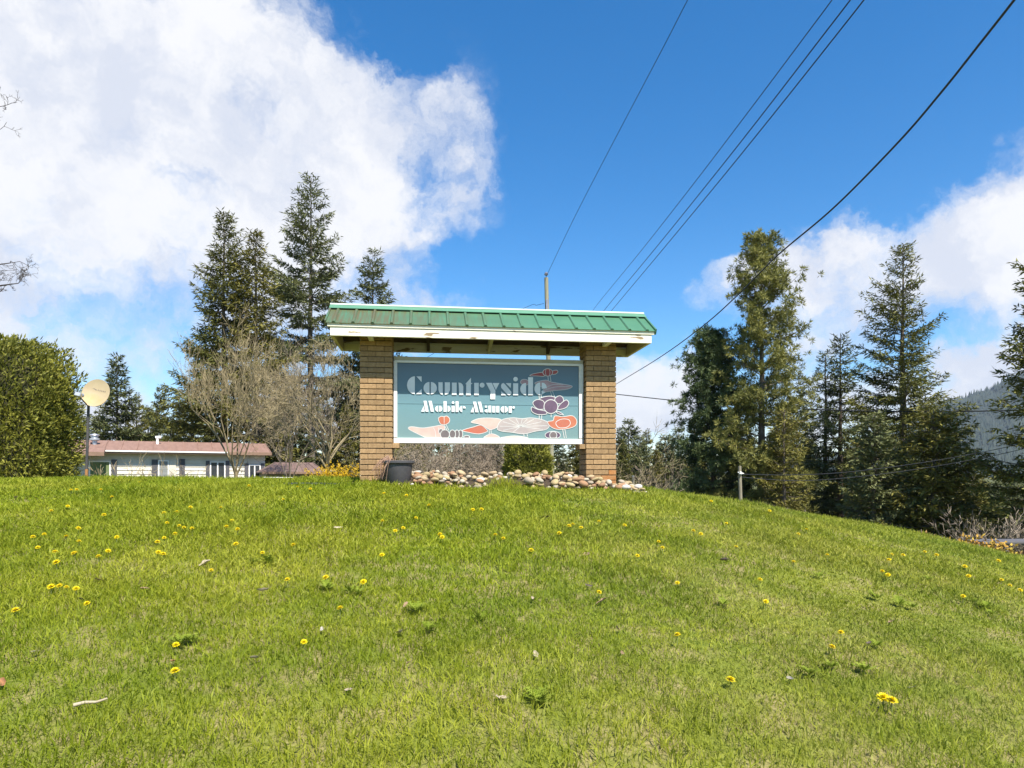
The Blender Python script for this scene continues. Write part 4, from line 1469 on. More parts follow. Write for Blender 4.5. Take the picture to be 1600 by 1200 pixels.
wire('overhead_wire', [P(850, 474, 35), P(838, 477, 35.1), (P(820, 481, 35.2)), P(700, 540, 36), P(560, 620, 37), P(420, 696, 38.5)], 0.010, 'thin wire drooping left from the leaning pole behind the roof', 'wire', 'overhead wires')
fp = base_at(1159, 16.0)
post = empty('fence_post', fp)
tag(post, 'tall thin wooden post with white insulator at the lawn edge', 'post')
hpost = P(1155, 728, 16.0).z - fp.z
MB().tube((0, 0, -0.2), (-0.05, 0, hpost), 0.046, 0.038, 10).build('post_shaft', M['post'], post, smooth=True)
MB().lathe([(0, 0), (0.03, 0.0), (0.04, 0.02), (0.03, 0.035), (0.036, 0.055), (0, 0.07)], (-0.05, -0.07, hpost - 0.20), 10).tube((-0.11, -0.05, hpost - 0.15), (0.03, -0.05, hpost - 0.18), 0.012).build('insulator', M['white'], post)
f2 = base_at(989, 22.0)
h2 = P(989, 744, 22.0).z - f2.z
p2 = empty('fence_post', f2)
tag(p2, 'short grey wooden post right of the right pillar', 'post')
MB().tube((0, 0, -0.2), (0.01, 0, h2), 0.045, 0.042, 10).build('post_shaft', M['post'], p2, smooth=True)
MB().tube((0.01, 0, h2), (0.01, 0, h2 + 0.012), 0.047, 0.02, 10).build('post_cap', M['galv'], p2)
for dy, lab in ((0, 'upper thin cable drooping from the post towards the right trees'), (9, 'lower thin cable drooping from the post towards the right trees')):
    c = [(1157, 741 + dy * 0.5, 16), (1240, 742 + dy, 17), (1320, 738 + dy, 18), (1420, 726 + dy, 19.5), (1510, 711 + dy, 21), (1600, 692 + dy, 22), (1780, 645 + dy, YC)]
    wire('service_cable', [P(*a) for a in c], 0.010, lab, 'wire', 'overhead wires')

# ------------------------------------------------------------------ satellite dish by the hedge
YD = 14.6
db = base_at(133, YD)
dish = empty('satellite_dish', db)
tag(dish, 'cream satellite dish on a rusty pole beside the hedge', 'satellite dish')
dc = P(151, 615, YD) - db
poletop = P(137, 632, YD) - db
MB().tube((0, 0, -0.3), (0.02, 0.02, 0.55), 0.032, 0.032, 12).build('pole_base', M['rust_pole'], dish, smooth=True)
MB().tube((0.02, 0.02, 0.55), (poletop.x, poletop.y + 0.03, poletop.z), 0.028, 0.028, 12).build('pole', M['dark_metal'], dish, smooth=True)
MB().tube((0.16, 0.02, -0.2), (0.035, 0.02, 0.32), 0.018, 0.018, 8).build('pole_brace', M['rust_pole'], dish, smooth=True)
rw, rh, dep = 0.265, 0.31, 0.055
dm = MB()
prof = [(k / 8.0, dep * (k / 8.0) ** 2) for k in range(9)]
n = 32
vs = []
for (f, z) in prof:
    for k in range(n):
        t = 6.2832 * k / n
        vs.append((f * rw * math.cos(t), z, f * rh * math.sin(t)))
vb = [(a * 1.0, b + 0.012, c * 1.0) for a, b, c in vs]
fs = []
for i in range(8):
    for k in range(n):
        k2 = (k + 1) % n
        fs.append((i * n + k, i * n + k2, (i + 1) * n + k2, (i + 1) * n + k))
off_ = len(vs)
fs2 = [tuple(j + off_ for j in f[::-1]) for f in fs]
rim = [(8 * n + k, 8 * n + (k + 1) % n, off_ + 8 * n + (k + 1) % n, off_ + 8 * n + k) for k in range(n)]
# bowl opens towards the camera (-y): depth grows towards the viewer at the rim
vs = [(a, -b, c) for a, b, c in vs]
vb = [(a, -b + 0.024, c) for a, b, c in vb]
dm.add(vs + vb, fs + fs2 + rim)
bowl = dm.build('dish_bowl', M['dish'], dish, smooth=True, loc=dc)
bowl.rotation_euler = (R(-14), R(14), R(10))
marks = MB()


def bowl_y(x, z):
    return -dep * ((x / rw) ** 2 + (z / rh) ** 2) - 0.002


def mquad(cx, cz, w, h):
    pts = [(cx - w, cz - h), (cx + w, cz - h), (cx + w, cz + h), (cx - w, cz + h)]
    marks.add([(a, bowl_y(a, b) - 0.001, b) for a, b in pts], [(0, 1, 2, 3)])


for k in range(5):
    x = 0.01 + 0.036 * k
    mquad(x - 0.006, 0.078, 0.0035, 0.016); mquad(x + 0.005, 0.086, 0.006, 0.004); mquad(x + 0.005, 0.070, 0.006, 0.004)
for k in range(7):
    mquad(-0.10 + 0.012 * k, 0.082 + 0.008 * math.sin(k * 0.9), 0.006, 0.003 + 0.0012 * k)
marks.build('dish_lettering', M['dish_mark'], bowl)
MB().tube((-0.08, -0.02, -0.30), (-0.16, -0.30, -0.235), 0.014).build('feed_arm', M['dark_metal'], bowl)
MB().box(-0.235, -0.115, -0.40, -0.29, -0.255, -0.165, 0.012).tube((-0.165, -0.29, -0.20), (-0.145, -0.23, -0.17), 0.032, 0.042, 14).build('receiver', M['galv'], bowl)
MB().box(-0.07, 0.05, 0.02, 0.14, -0.12, 0.06, 0.01).build('mount_bracket', M['dark_metal'], bowl)

# ------------------------------------------------------------------ hedge, clipped bush, forsythia
def blob_bush(seed, rx, ry, h, ncards, cs, cw, exp=2.6, lump=0.10, top=0.65, clump=0.04):
    """dense clipped shrub: sprays over a lumpy rounded body; returns Plant and core mesh data"""
    pl = Plant(seed); g = pl.g
    k1 = g.normal(0, 1, (9, 3)) * np.linspace(1.2, 6.5, 9)[:, None]; ph = g.uniform(0, 6.28, 9)
    amp = lump * np.linspace(1, 0.35, 9)
    kc = unit(g.normal(0, 1, (7, 3))) * g.uniform(9, 22, (7, 1)); pc = g.uniform(0, 6.28, 7)

    def radius(d):
        # superellipsoid body, flat base
        e = exp
        q = (np.abs(d[..., 0]) / rx) ** e + (np.abs(d[..., 1]) / ry) ** e + (np.abs(d[..., 2]) / (h * top)) ** e
        r = q ** (-1 / e)
        w = sum(amp[i] * np.sin(d @ k1[i] * 2 + ph[i]) for i in range(9)) / 3.0
        pq = d * r[..., None]
        cl = sum(np.sin(pq @ kc[i] + pc[i]) for i in range(7)) / 3.0
        return r * (1 + w) + clump * cl * 1.6

    d = unit(g.normal(0, 1, (ncards * 2, 3)) / np.array([1.0, 1.0, 1.0]) * np.array([rx, ry, h * top]) ** 0.6)
    c0 = np.array([0, 0, h * (1 - top)])
    r = radius(d)
    p = c0 + d * (r * g.uniform(0.86, 1.01, len(d)))[:, None]
    p = p[p[:, 2] > -0.2]; 
    dd = unit(p - c0)
    p = p[:ncards]; dd = dd[:ncards]
    n = len(p)
    out = unit(dd * 0.55 + np.array([0, 0, 0.45]) + g.normal(0, 0.45, (n, 3)))
    nr = unit(dd + g.normal(0, 0.6, (n, 3)))
    lumpt = 0.5 + 0.9 * (sum(np.sin(p @ k1[i] * 3.1 + ph[i]) for i in range(3, 9)) / 6.0) * 0.5
    pl.cards(p, out, nr, cs * g.uniform(0.6, 1.3, n), cw * g.uniform(0.7, 1.2, n), np.clip(lumpt + g.normal(0, 0.22, n), 0, 1))
    # core
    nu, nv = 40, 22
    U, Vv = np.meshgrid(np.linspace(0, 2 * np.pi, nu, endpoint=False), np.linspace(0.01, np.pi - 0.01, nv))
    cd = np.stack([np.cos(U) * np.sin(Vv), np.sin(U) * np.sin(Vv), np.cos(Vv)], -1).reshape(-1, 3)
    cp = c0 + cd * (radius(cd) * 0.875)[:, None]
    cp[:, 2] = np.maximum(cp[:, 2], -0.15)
    q = []
    for j in range(nv - 1):
        for i in range(nu):
            q.append((j * nu + i, j * nu + (i + 1) % nu, (j + 1) * nu + (i + 1) % nu, (j + 1) * nu + i))
    return pl, cp, np.array(q)


YH = 15.4
hx0, hx1 = (-230 - 800) / F * (YH + 0.9), (134 - 800) / F * (YH + 1.75)
hcx = (hx0 + hx1) / 2
hb = Vector((hcx, YH + 0.9, float(gz(hcx, YH)) - 0.05))
hh = P(40, 524, YH).z - hb.z
pl, cp, cq = blob_bush(31, (hx1 - hx0) / 2, 0.95, hh, 68000, 0.118, 0.037, exp=7.0, lump=0.03, top=0.58, clump=0.055)
hedge = empty('cedar_hedge', hb)
tag(hedge, 'tall clipped green cedar hedge with rounded top at the left edge', 'hedge')
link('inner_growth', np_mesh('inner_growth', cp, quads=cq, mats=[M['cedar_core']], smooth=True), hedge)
link('foliage', pl.leaf_mesh('foliage', [M['cedar']]), hedge)

Yb = 15.5
bb = base_at(826, Yb)
pl, cp, cq = blob_bush(33, 0.50, 0.50, 1.75, 16000, 0.085, 0.026, exp=2.4, lump=0.10, top=0.62)
bush = empty('cedar_bush', bb)
tag(bush, 'rounded yellow-green cedar bush behind the stones below the sign panel', 'bush')
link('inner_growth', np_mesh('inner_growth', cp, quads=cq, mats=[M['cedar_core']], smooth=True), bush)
link('foliage', pl.leaf_mesh('foliage', [M['cedar']]), bush)

# yellow forsythia
fy = 19.0
pl = Plant(41)
g = pl.g
for k in range(90):
    a = g.uniform(0, 6.28); lean_ = g.uniform(0.1, 0.75); L = g.uniform(0.9, 1.65)
    p0 = np.array([g.normal(0, 0.12), g.normal(0, 0.12), -0.1])
    d0 = np.array([math.cos(a) * lean_, math.sin(a) * lean_, 1.0])
    pts = [p0 + d0 * L * f * 0.8 + np.array([math.cos(a), math.sin(a), -0.5]) * 0.35 * L * f * f * lean_ for f in np.linspace(0, 1, 6)]
    pl.limb(pts, 0.008, 0.003)
    m = 110
    f = g.uniform(0.25, 1.0, m)
    pos = np.stack([np.interp(f * 5, np.arange(6), np.array(pts)[:, c]) for c in range(3)], 1) + g.normal(0, 0.022, (m, 3))
    pl.cards(pos, g.normal(0, 1, (m, 3)), g.normal(0, 1, (m, 3)), 0.055 * g.uniform(0.7, 1.3, m), 0.034, g.random(m))
fb = base_at(525, fy)
plant_object('forsythia_bush', pl, fb, 'bright yellow flowering bush left of the left pillar', 'bush', None, M['twig'], [M['forsythia']], 4, 0.0, (0.75, 0.75, 1.03), 'stems', 'blossom')

# ------------------------------------------------------------------ the white house on the left
HA = Vector((P(40, HOR, 34.0).x, 34.0)); HBp = Vector((P(414, HOR, 39.0).x, 39.0))
hd = (HBp - HA).normalized(); hang_ = math.atan2(hd.y, hd.x); hl = (HBp - HA).length
house = empty('mobile_home', (HA.x, HA.y, EYE), hang_)
tag(house, 'long white single-storey house with pinkish red roof behind the crest', 'house')


def on_house(px, py, dy=0.0):
    u, v = (px - 800) / F, (HOR - py) / F
    nx, ny = -hd.y, hd.x
    ox, oy = HA.x + nx * dy, HA.y + ny * dy
    s = (u * oy - ox) / (hd.x - u * hd.y)
    return s, v * (oy + s * hd.y)


gb = -1.45
ze = on_house(200, 704)[1]
MB().box(0, hl, 0.03, 4.6, gb - 0.6, ze).build('wall', M['siding'], house)
nb = int((ze - gb) / 0.20)
for k in range(nb):
    z = gb + k * 0.20
    mb = MB()
    mb.prism([(0.0, -0.022, z), (0.0, 0.029, z), (0.0, 0.029, z + 0.205), (0.0, 0.016, z + 0.205)], (hl, 0, 0))
    mb.build('siding_board', M['siding'], house)
# low roof with standing strips
zr = ze + 0.62
rf = MB()
rf.prism([(-0.4, -0.45, ze - 0.02), (-0.4, 2.4, zr), (-0.4, 5.1, ze - 0.02), (-0.4, 5.1, ze - 0.10), (-0.4, 2.4, zr - 0.08), (-0.4, -0.45, ze - 0.10)], (hl + 0.7, 0, 0))
rfo = rf.build('roof', M['house_roof'], house)
for k in range(17):
    x = -0.35 + k * (hl + 0.6) / 16
    a = [(x, -0.45, ze - 0.015), (x, 2.4, zr + 0.004), (x, 2.4, zr + 0.034), (x, -0.45, ze + 0.015)]
    MB().prism(a, (0.04, 0, 0)).build('roof_seam', M['house_roof'], rfo)
MB().box(-0.42, hl + 0.32, -0.475, -0.452, ze - 0.17, ze - 0.005, 0.003).build('fascia', M['house_trim'], rfo)
MB().box(2.6, hl - 2.0, -0.53, -0.477, ze - 0.085, ze - 0.01, 0.003).build('gutter', M['white'], rfo)
# projecting entry roof at the left end
s_l, _ = on_house(128, 700); s_r, _ = on_house(166, 700)
MB().prism([(s_l - 3.0, -1.25, ze - 0.14), (s_l - 3.0, -0.40, ze + 0.10), (s_l - 3.0, -0.40, ze + 0.02), (s_l - 3.0, -1.25, ze - 0.26)], (s_r - s_l + 3.0, 0, 0)).build('entry_roof', M['house_roof'], house)
MB().box(s_l - 3.0, s_r + 0.012, -1.275, -1.252, ze - 0.33, ze - 0.13, 0.003).build('entry_fascia', M['house_trim'], house)


def wall_rect(x0, y0, x1, y1, y_out, name, mat, th=0.03, parent=None):
    s0, z1 = on_house(x0, y0); s1, _ = on_house(x1, y0)
    _, z0 = on_house(x0, y1)
    z0 = z0 if y1 < 749 else gb + 0.75
    return MB().box(s0, s1, y_out - th, y_out, z0, z1, 0.003).build(name, mat, parent or house), (s0, s1, z0, z1)


def window(x0, y0, x1, panes, matp, name='window', low=756):
    s0, z1 = on_house(x0, y0); s1, _ = on_house(x1, y0)
    z0 = gb + 0.75 if name == 'window' else gb + 0.05
    fw = 0.06
    fr = MB()
    fr.box(s0, s1, -0.065, -0.026, z1 - fw, z1).box(s0, s1, -0.065, -0.026, z0, z0 + fw)
    fr.box(s0, s0 + fw, -0.065, -0.026, z0 + fw, z1 - fw).box(s1 - fw, s1, -0.065, -0.026, z0 + fw, z1 - fw)
    for k in range(1, panes):
        xm = s0 + (s1 - s0) * k / panes
        fr.box(xm - 0.03, xm + 0.03, -0.065, -0.026, z0 + fw, z1 - fw)
    fo = fr.build(name, M['white'], house)
    for k in range(panes):
        a = s0 + (s1 - s0) * k / panes + fw; b = s0 + (s1 - s0) * (k + 1) / panes - fw
        MB().box(a - 0.02, b + 0.02, -0.040, -0.028, z0 + fw - 0.02, z1 - fw + 0.02).build('pane', matp, fo)
    return fo


window(139, 720, 173, 1, M['curtain'], 'patio_door')
wall_rect(174, 718, 183, 756, -0.026, 'shutter', M['shutter'])
wall_rect(237, 718, 246.5, 756, -0.026, 'shutter', M['shutter'])
window(247, 719, 264, 1, M['blind'])
wall_rect(264.5, 719, 275, 756, -0.026, 'shutter', M['siding'])
wall_rect(280, 717, 289, 756, -0.026, 'shutter', M['shutter'])
wall_rect(321.5, 720, 327.5, 756, -0.026, 'shutter', M['shutter'])
window(328, 721, 352, 2, M['pane'])
wall_rect(352.5, 720, 358.5, 756, -0.026, 'shutter', M['shutter'])
wall_rect(382, 724, 388, 756, -0.026, 'shutter', M['shutter'])
window(388.5, 726, 407, 2, M['pane'])
wall_rect(407.5, 724, 413, 756, -0.026, 'shutter', M['shutter'])
s, z = on_house(148, 692, 1.2)
MB().lathe([(0.12, -0.5), (0.12, 0.10), (0.24, 0.14), (0.24, 0.22), (0.17, 0.26), (0.17, 0.36), (0.24, 0.40), (0.20, 0.46), (0.0, 0.50)], (s, 1.2, z), 18).build('roof_vent', M['galv'], house, smooth=True)
s, z = on_house(246, 690, 1.6)
MB().tube((s, 1.6, z - 0.5), (s, 1.6, z + 0.22), 0.07, 0.07, 12).tube((s - 0.1, 1.6, z + 0.22), (s + 0.18, 1.6, z + 0.24), 0.085, 0.085, 12).build('vent_pipe', M['white'], house, smooth=True)

# small brown-roofed outbuilding
oa = P(408, HOR, 36.0); ob = P(512, HOR, 37.5)
oz0 = P(0, 741, 36).z - EYE
shed = empty('shed', (oa.x, oa.y, EYE), math.atan2(ob.y - oa.y, ob.x - oa.x))
tag(shed, 'small tan shed with brown metal roof beside the white house', 'shed')
sl_ = (ob - oa).length
MB().box(0.25, sl_ - 0.2, 0.0, 3.0, -1.9, 0.26).build('wall', M['tan_wall'], shed)
ro = MB().prism([(0.0, -0.4, 0.26), (0.85, 1.5, 0.80), (sl_ - 0.6, 1.5, 0.80), (sl_, -0.4, 0.26)], (0, 0.0, -0.06)).prism([(0.0, 3.4, 0.26), (0.85, 1.5, 0.80), (sl_ - 0.6, 1.5, 0.80), (sl_, 3.4, 0.26)], (0, 0.0, -0.06)).prism([(0.0, -0.4, 0.26), (0.85, 1.5, 0.80), (0, 3.4, 0.26)], (0, 0, -0.06)).build('roof', M['brown_roof'], shed)
for k in range(9):
    x = 0.12 + k * (sl_ - 0.3) / 8
    xt = 0.85 + (sl_ - 1.45) * k / 8
    MB().prism([(x, -0.4, 0.262), (xt, 1.5, 0.802), (xt, 1.5, 0.83), (x, -0.4, 0.29)], (0.04, 0, 0)).build('roof_seam', M['brown_roof'], ro)
MB().box(-0.02, sl_ + 0.02, -0.44, -0.405, 0.15, 0.265).build('fascia', M['house_trim'], ro)
MB().box(1.35, 2.4, -0.03, -0.004, -1.0, -0.45).build('window', M['pane'], shed)
ra = P(412, 746, 33.0); rb = P(461, 748, 33.5)
rail = empty('white_railing', (ra.x, ra.y, ra.z), math.atan2(rb.y - ra.y, rb.x - ra.x))
tag(rail, 'low white metal railing in front of the tan shed', 'railing')
rl = (rb - ra).length
MB().tube((0, 0, 0), (rl, 0, -0.02), 0.025).build('top_rail', M['white'], rail)
for x in (0.03, rl * 0.5, rl - 0.03):
    MB().tube((x, 0, -1.3), (x, 0, 0.0), 0.025).build('rail_post', M['white'], rail)

# ------------------------------------------------------------------ trees
def add_conifer(px, py_top, Y, half_px, seed, mat, label, group, bark='bark', name='fir_tree', sy=None, **kw):
    H = height_to(px, py_top, Y)
    Rm = half_px / F * Y
    k = Y / 32.0
    kw.setdefault('csize', 0.245 * max(0.9, k))
    kw.setdefault('cw', 0.054 * max(0.9, k))
    pl = conifer(seed, H, Rm, **kw)
    return plant_object(name, pl, base_at(px, Y), label, 'tree', group, M[bark], [M[mat]], 6)


GL = 'tall conifers left of the sign'
add_conifer(350, 330, 45, 86, 101, 'fir', 'tallest dark fir of the pair left of the sign', GL, base=0.05, lev=0.50, per=6, droop=0.22, power=0.80, gaps=0.06, hang=0.45)
add_conifer(400, 358, 44.5, 62, 102, 'fir2', 'slimmer olive fir leaning on the right of the tall pair', GL, base=0.12, lev=0.52, per=6, droop=0.20, power=0.75, gaps=0.06, hang=0.45)
add_conifer(486, 280, 52, 92, 103, 'fir_grey', 'tallest thin fir with bare upper trunk left of the sign', GL, base=0.26, lev=0.66, per=5, droop=0.12, power=0.62, gaps=0.22, hang=0.25, dens=0.85)
add_conifer(582, 393, 56, 66, 104, 'fir_grey', 'narrow fir top showing just above the left end of the sign roof', GL, base=0.2, lev=0.62, per=5, droop=0.15, power=0.7, gaps=0.12)
add_conifer(183, 556, 60, 56, 105, 'spruce', 'pointed dark spruce right of the satellite dish', GL, base=0.04, lev=0.55, per=6, power=0.85, name='spruce_tree')
GR = 'tall conifers right of the sign'
pinew = lambda t: (0.90 + 0.35 * t) * (1 - t) ** 0.40 if t < 0.35 else 1.16 * (1 - t) ** 0.62
add_conifer(1190, 368, 32, 88, 111, 'pine', 'big sunlit pine with tufted needles right of the sign', GR, 'bark', 'pine_tree', base=0.10, lev=0.50, per=5, csize=0.225, cw=0.034, droop=0.0, gaps=0.06, dens=1.75, tuft=True, width_fn=pinew)
add_conifer(1115, 527, 34, 80, 112, 'pine_dark', 'dark green bushy pine just left of the big sunlit pine', GR, 'bark_dark', 'pine_tree', base=0.05, lev=0.40, per=6, csize=0.23, cw=0.036, droop=0.0, gaps=0.04, dens=1.6, tuft=True, width_fn=lambda t: min(1.0, 0.75 + t) * (1 - t) ** 0.5)
add_conifer(1290, 548, 36, 44, 113, 'spruce', 'slim dark spruce, left one of the close pair', GR, 'bark_dark', 'spruce_tree', base=0.06, lev=0.42, per=5, power=0.7)
add_conifer(1313, 523, 34.5, 56, 114, 'spruce', 'slim dark spruce, taller right one of the close pair', GR, 'bark_dark', 'spruce_tree', base=0.04, lev=0.42, per=6, power=0.75)
add_conifer(1411, 380, 30, 104, 115, 'fir', 'tall full fir standing in front of the mountain', GR, base=0.03, lev=0.40, per=6, droop=0.10, power=0.80, gaps=0.06, hang=0.35)
add_conifer(1458, 640, 24, 86, 116, 'fir2', 'broad low fir at the foot of the tall full fir', GR, base=0.02, lev=0.32, per=7, droop=0.18, power=0.62, gaps=0.05, csize=0.20, cw=0.062, hang=0.4)
add_conifer(1366, 648, 25, 62, 117, 'fir_grey', 'grey-green young fir between the slim spruces and tall fir', GR, base=0.02, lev=0.32, per=7, droop=0.1, power=0.6, gaps=0.05, csize=0.20, cw=0.07)
add_conifer(1642, 385, 21, 116, 118, 'fir', 'dark fir cut off by the right edge of the photo', GR, base=0.03, lev=0.40, per=6, droop=0.2, power=0.62, gaps=0.06, hang=0.4, csize=0.19, cw=0.055)
add_conifer(1225, 640, 30, 52, 119, 'fir2', 'young olive fir at the foot of the big sunlit pine', GR, base=0.02, lev=0.36, per=6, power=0.6, gaps=0.05)
add_conifer(1520, 742, 26, 34, 120, 'fir2', 'small fir below the mountain between the large firs', GR, base=0.02, lev=0.30, per=6, power=0.7, gaps=0.05)

# smaller background conifers: four shared shapes, every tree its own object
var = []
for i, (mat, H, Rm, pw) in enumerate((('fir2', 10, 1.9, 0.8), ('spruce', 11, 1.7, 0.8), ('fir_grey', 9, 1.8, 0.7), ('fir', 12, 2.1, 0.75))):
    pl = conifer(200 + i, H, Rm, base=0.03, lev=0.52, per=5, csize=0.30, cw=0.085, droop=0.15, power=pw, dens=1.9, gaps=0.03, hang=0.35)
    var.append((pl.wood_mesh('trunk', M['bark'], 5), pl.leaf_mesh('crown', [M[mat]]), H))
bgt = []
for px, py, Y in ((213, 616, 72), (250, 604, 70), (155, 640, 66), (232, 634, 80), (276, 628, 74), (300, 600, 62), (196, 640, 64), (266, 650, 60), (120, 630, 75), (60, 620, 78), (20, 640, 70), (-40, 610, 76),
                  (440, 585, 60), (462, 600, 55), (425, 620, 64), (540, 560, 58), (560, 590, 62), (505, 600, 66), (590, 600, 70), (625, 640, 66), (660, 650, 72),
                  (982, 655, 58), (968, 668, 50), (1010, 672, 56), (1030, 690, 60), (1048, 700, 52), (1060, 668, 66), (995, 700, 45), (880, 690, 48), (895, 670, 55), (1025, 700, 44), (975, 690, 40), (1040, 680, 48), (1000, 680, 50), (1062, 700, 42), (1085, 650, 50), (655, 668, 50), (690, 664, 54), (735, 668, 52), (775, 660, 56), (870, 672, 46), (905, 680, 42), (1505, 745, 45), (1535, 750, 42), (1560, 752, 38), (1590, 748, 40), (475, 640, 48), (540, 630, 46), (410, 640, 52), (330, 640, 56),
                  (1150, 640, 44), (1245, 620, 46), (1262, 660, 40), (1340, 640, 42), (1345, 690, 36), (1485, 720, 40), (1530, 755, 60), (1545, 762, 75), (1575, 740, 70), (1500, 765, 80), (1700, 560, 40),
                  (720, 640, 75), (760, 655, 80), (805, 650, 78), (840, 660, 74), (930, 660, 70), (700, 690, 58), (780, 700, 60)):
    bgt.append((px, py, Y))
words = ['olive', 'dark green', 'grey-green', 'deep green']
for i, (px, py, Y) in enumerate(bgt):
    k = (i * 7 + i // 3) % 4
    b = base_at(px, Y)
    s = max(0.25, (P(px, py, Y).z - b.z) / var[k][2])
    side = ('behind the cedar hedge' if px < 130 else 'behind the left half of the white house' if px < 240 else 'behind the right half of the white house' if px < 350 else 'behind the leafless trees' if px < 560 else
            'seen below the left half of the panel' if px < 760 else 'seen below the right half of the panel' if px < 960 else 'just right of the right pillar' if px < 1010 else 'left of the dark bushy pine' if px < 1100 else
            'around the big sunlit pine' if px < 1280 else 'around the tall full fir' if px < 1495 else 'below the mountain at the right')
    plant_object('background_conifer', None, b, '%s %s conifer in the wood %s' % ('tall' if py < 640 else 'middling' if py < 690 else 'short', words[k], side), 'tree', 'background conifers', rz=rnd.uniform(0, 6.28), scale=(s * rnd.uniform(0.85, 1.15), s * rnd.uniform(0.85, 1.15), s), meshes=var[k][:2])

# bare deciduous trees and shrubs
GB = 'leafless trees left of the sign'
pl = bare_tree(301, 7.4, 0.55, levels=6, trunk=0.14, trunk_h=0.20, up=0.9, n0=7, kids=(3, 4), twig=0.0072, ratio=0.68, wob=0.14)
plant_object('bare_tree', pl, base_at(373, 29), 'leafless tan tree in front of the white house', 'tree', GB, M['twig'], None, 3, 0.3, (0.78, 0.78, 1.06), 'trunk_and_branches')
pl = bare_tree(302, 6.0, 0.62, levels=6, trunk=0.13, trunk_h=0.27, up=0.8, n0=8, kids=(3, 4), twig=0.0068, ratio=0.66, weep=0.10, wob=0.2)
plant_object('bare_tree', pl, base_at(515, 24.5), 'leafless spreading tree just left of the left pillar', 'tree', GB, M['twig'], None, 3, 1.1, (0.74, 0.74, 1.08), 'trunk_and_branches')
pl = bare_tree(303, 7.6, 0.5, levels=6, trunk=0.11, trunk_h=0.12, up=1.0, n0=6, kids=(3, 4), twig=0.0085, ratio=0.68, wob=0.13)
plant_object('bare_tree', pl, base_at(452, 34), 'leafless grey-tan tree behind the brown-roofed shed', 'tree', GB, M['twig_grey'], None, 3, 2.1, (0.75, 0.75, 1.0), 'trunk_and_branches')
for i, (px, Y, H, lab) in enumerate(((198, 24, 2.5, 'small leafless sapling in front of the white siding'), (272, 25, 2.6, 'leafless shrub in front of the single window'), (300, 26, 2.0, 'reddish leafless shrub in front of the double window'))):
    pl = bare_tree(310 + i, H, 1.0, levels=4 if i < 2 else 5, trunk=0.05, trunk_h=0.08, up=0.5, n0=5, kids=(2, 3), twig=0.008, ratio=0.72)
    plant_object('bare_shrub', pl, base_at(px, Y), lab, 'shrub', 'leafless shrubs by the white house', M['twig' if i < 2 else 'twig_grey'], None, 3, i * 1.0, 1.0, 'stems')
for i, (px, Y, H, lab, mt) in enumerate(((683, 17, 3.0, 'leafless shrub with dark trunk below the left of the panel', 'twig_grey'), (738, 18.5, 3.0, 'tangled grey leafless shrub below the middle of the panel', 'twig_grey'),
                                     (776, 17.5, 2.7, 'dark-stemmed leafless shrub left of the yellow-green cedar bush', 'twig_grey'), (645, 19.5, 3.2, 'olive leafless shrub right of the left pillar', 'twig'), (890, 26, 3.0, 'thin pale leafless tree left of the right pillar', 'twig'),
                                     (710, 21, 3.2, 'leafless shrub farther back below the panel middle', 'twig'))):
    pl = bare_tree(330 + i, H, 1.0 if i != 4 else 0.5, levels=6 if i != 4 else 5, trunk=0.06, trunk_h=0.1, up=0.3, n0=6, kids=(3, 5) if i != 4 else (2, 3), twig=0.0052, ratio=0.64, wob=0.28)
    plant_object('bare_shrub', pl, base_at(px, Y), lab, 'shrub', 'leafless shrubs below the panel', M[mt], None, 3, i * 0.7, (0.85, 0.85, 0.9), 'stems')
pl, cp, cq = blob_bush(34, 0.75, 0.6, 2.3, 14000, 0.10, 0.03, exp=2.2, lump=0.12, top=0.6)
bush = empty('cedar_bush', base_at(628, 22.0))
tag(bush, 'dark green cedar bush behind the right edge of the left pillar', 'bush')
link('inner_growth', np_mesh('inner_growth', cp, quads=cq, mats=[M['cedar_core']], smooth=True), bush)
link('foliage', pl.leaf_mesh('foliage', [M['cedar']]), bush)
for i, (px, Y, H, sp_, lab, mt) in enumerate(((1022, 27, 2.3, 1.3, 'rounded grey-brown leafless shrub right of the right pillar', 'twig_grey'), (1060, 30, 2.4, 1.3, 'rounded leafless shrub before the dark bushy pine', 'twig_grey'),
                                         (985, 30, 4.2, 0.7, 'pale arching leafless tree beside the right pillar', 'twig'), (1040, 40, 5.0, 0.8, 'thin leafless tree against the clouds right of the sign', 'twig_grey'),
                                         (1090, 20, 1.5, 0.5, 'clump of upright bare canes at the lawn edge', 'twig_grey'), (1125, 20, 1.6, 0.5, 'clump of upright bare canes left of the tall post', 'twig_grey'),
                                         (1175, 19, 1.5, 0.7, 'clump of bare canes right of the tall post', 'twig_grey'), (1215, 18.5, 1.3, 1.0, 'low bare shrub below the young olive fir', 'twig_grey'),
                                         (1550, 17, 2.4, 0.8, 'pale leafless shrub above the grey bench', 'twig_grey'), (1585, 19, 2.8, 0.8, 'leafless shrub under the fir at the right edge', 'twig_grey'))):
    pl = bare_tree(350 + i, H, sp_, levels=5, trunk=0.045, trunk_h=0.05, up=0.6, n0=8, kids=(2, 4), twig=0.006 + 0.0001 * Y, ratio=0.7, wob=0.18, trunks=2 if sp_ < 0.6 else 1)
    plant_object('bare_shrub', pl, base_at(px, Y), lab, 'shrub', 'leafless shrubs right of the sign', M[mt], None, 3, i * 0.9, 1.0, 'stems')

# leafless tree outside the left edge whose twigs reach into the picture
YT = 12.5
tb = base_at(-190, YT)
pl = Plant(390)
g = pl.g


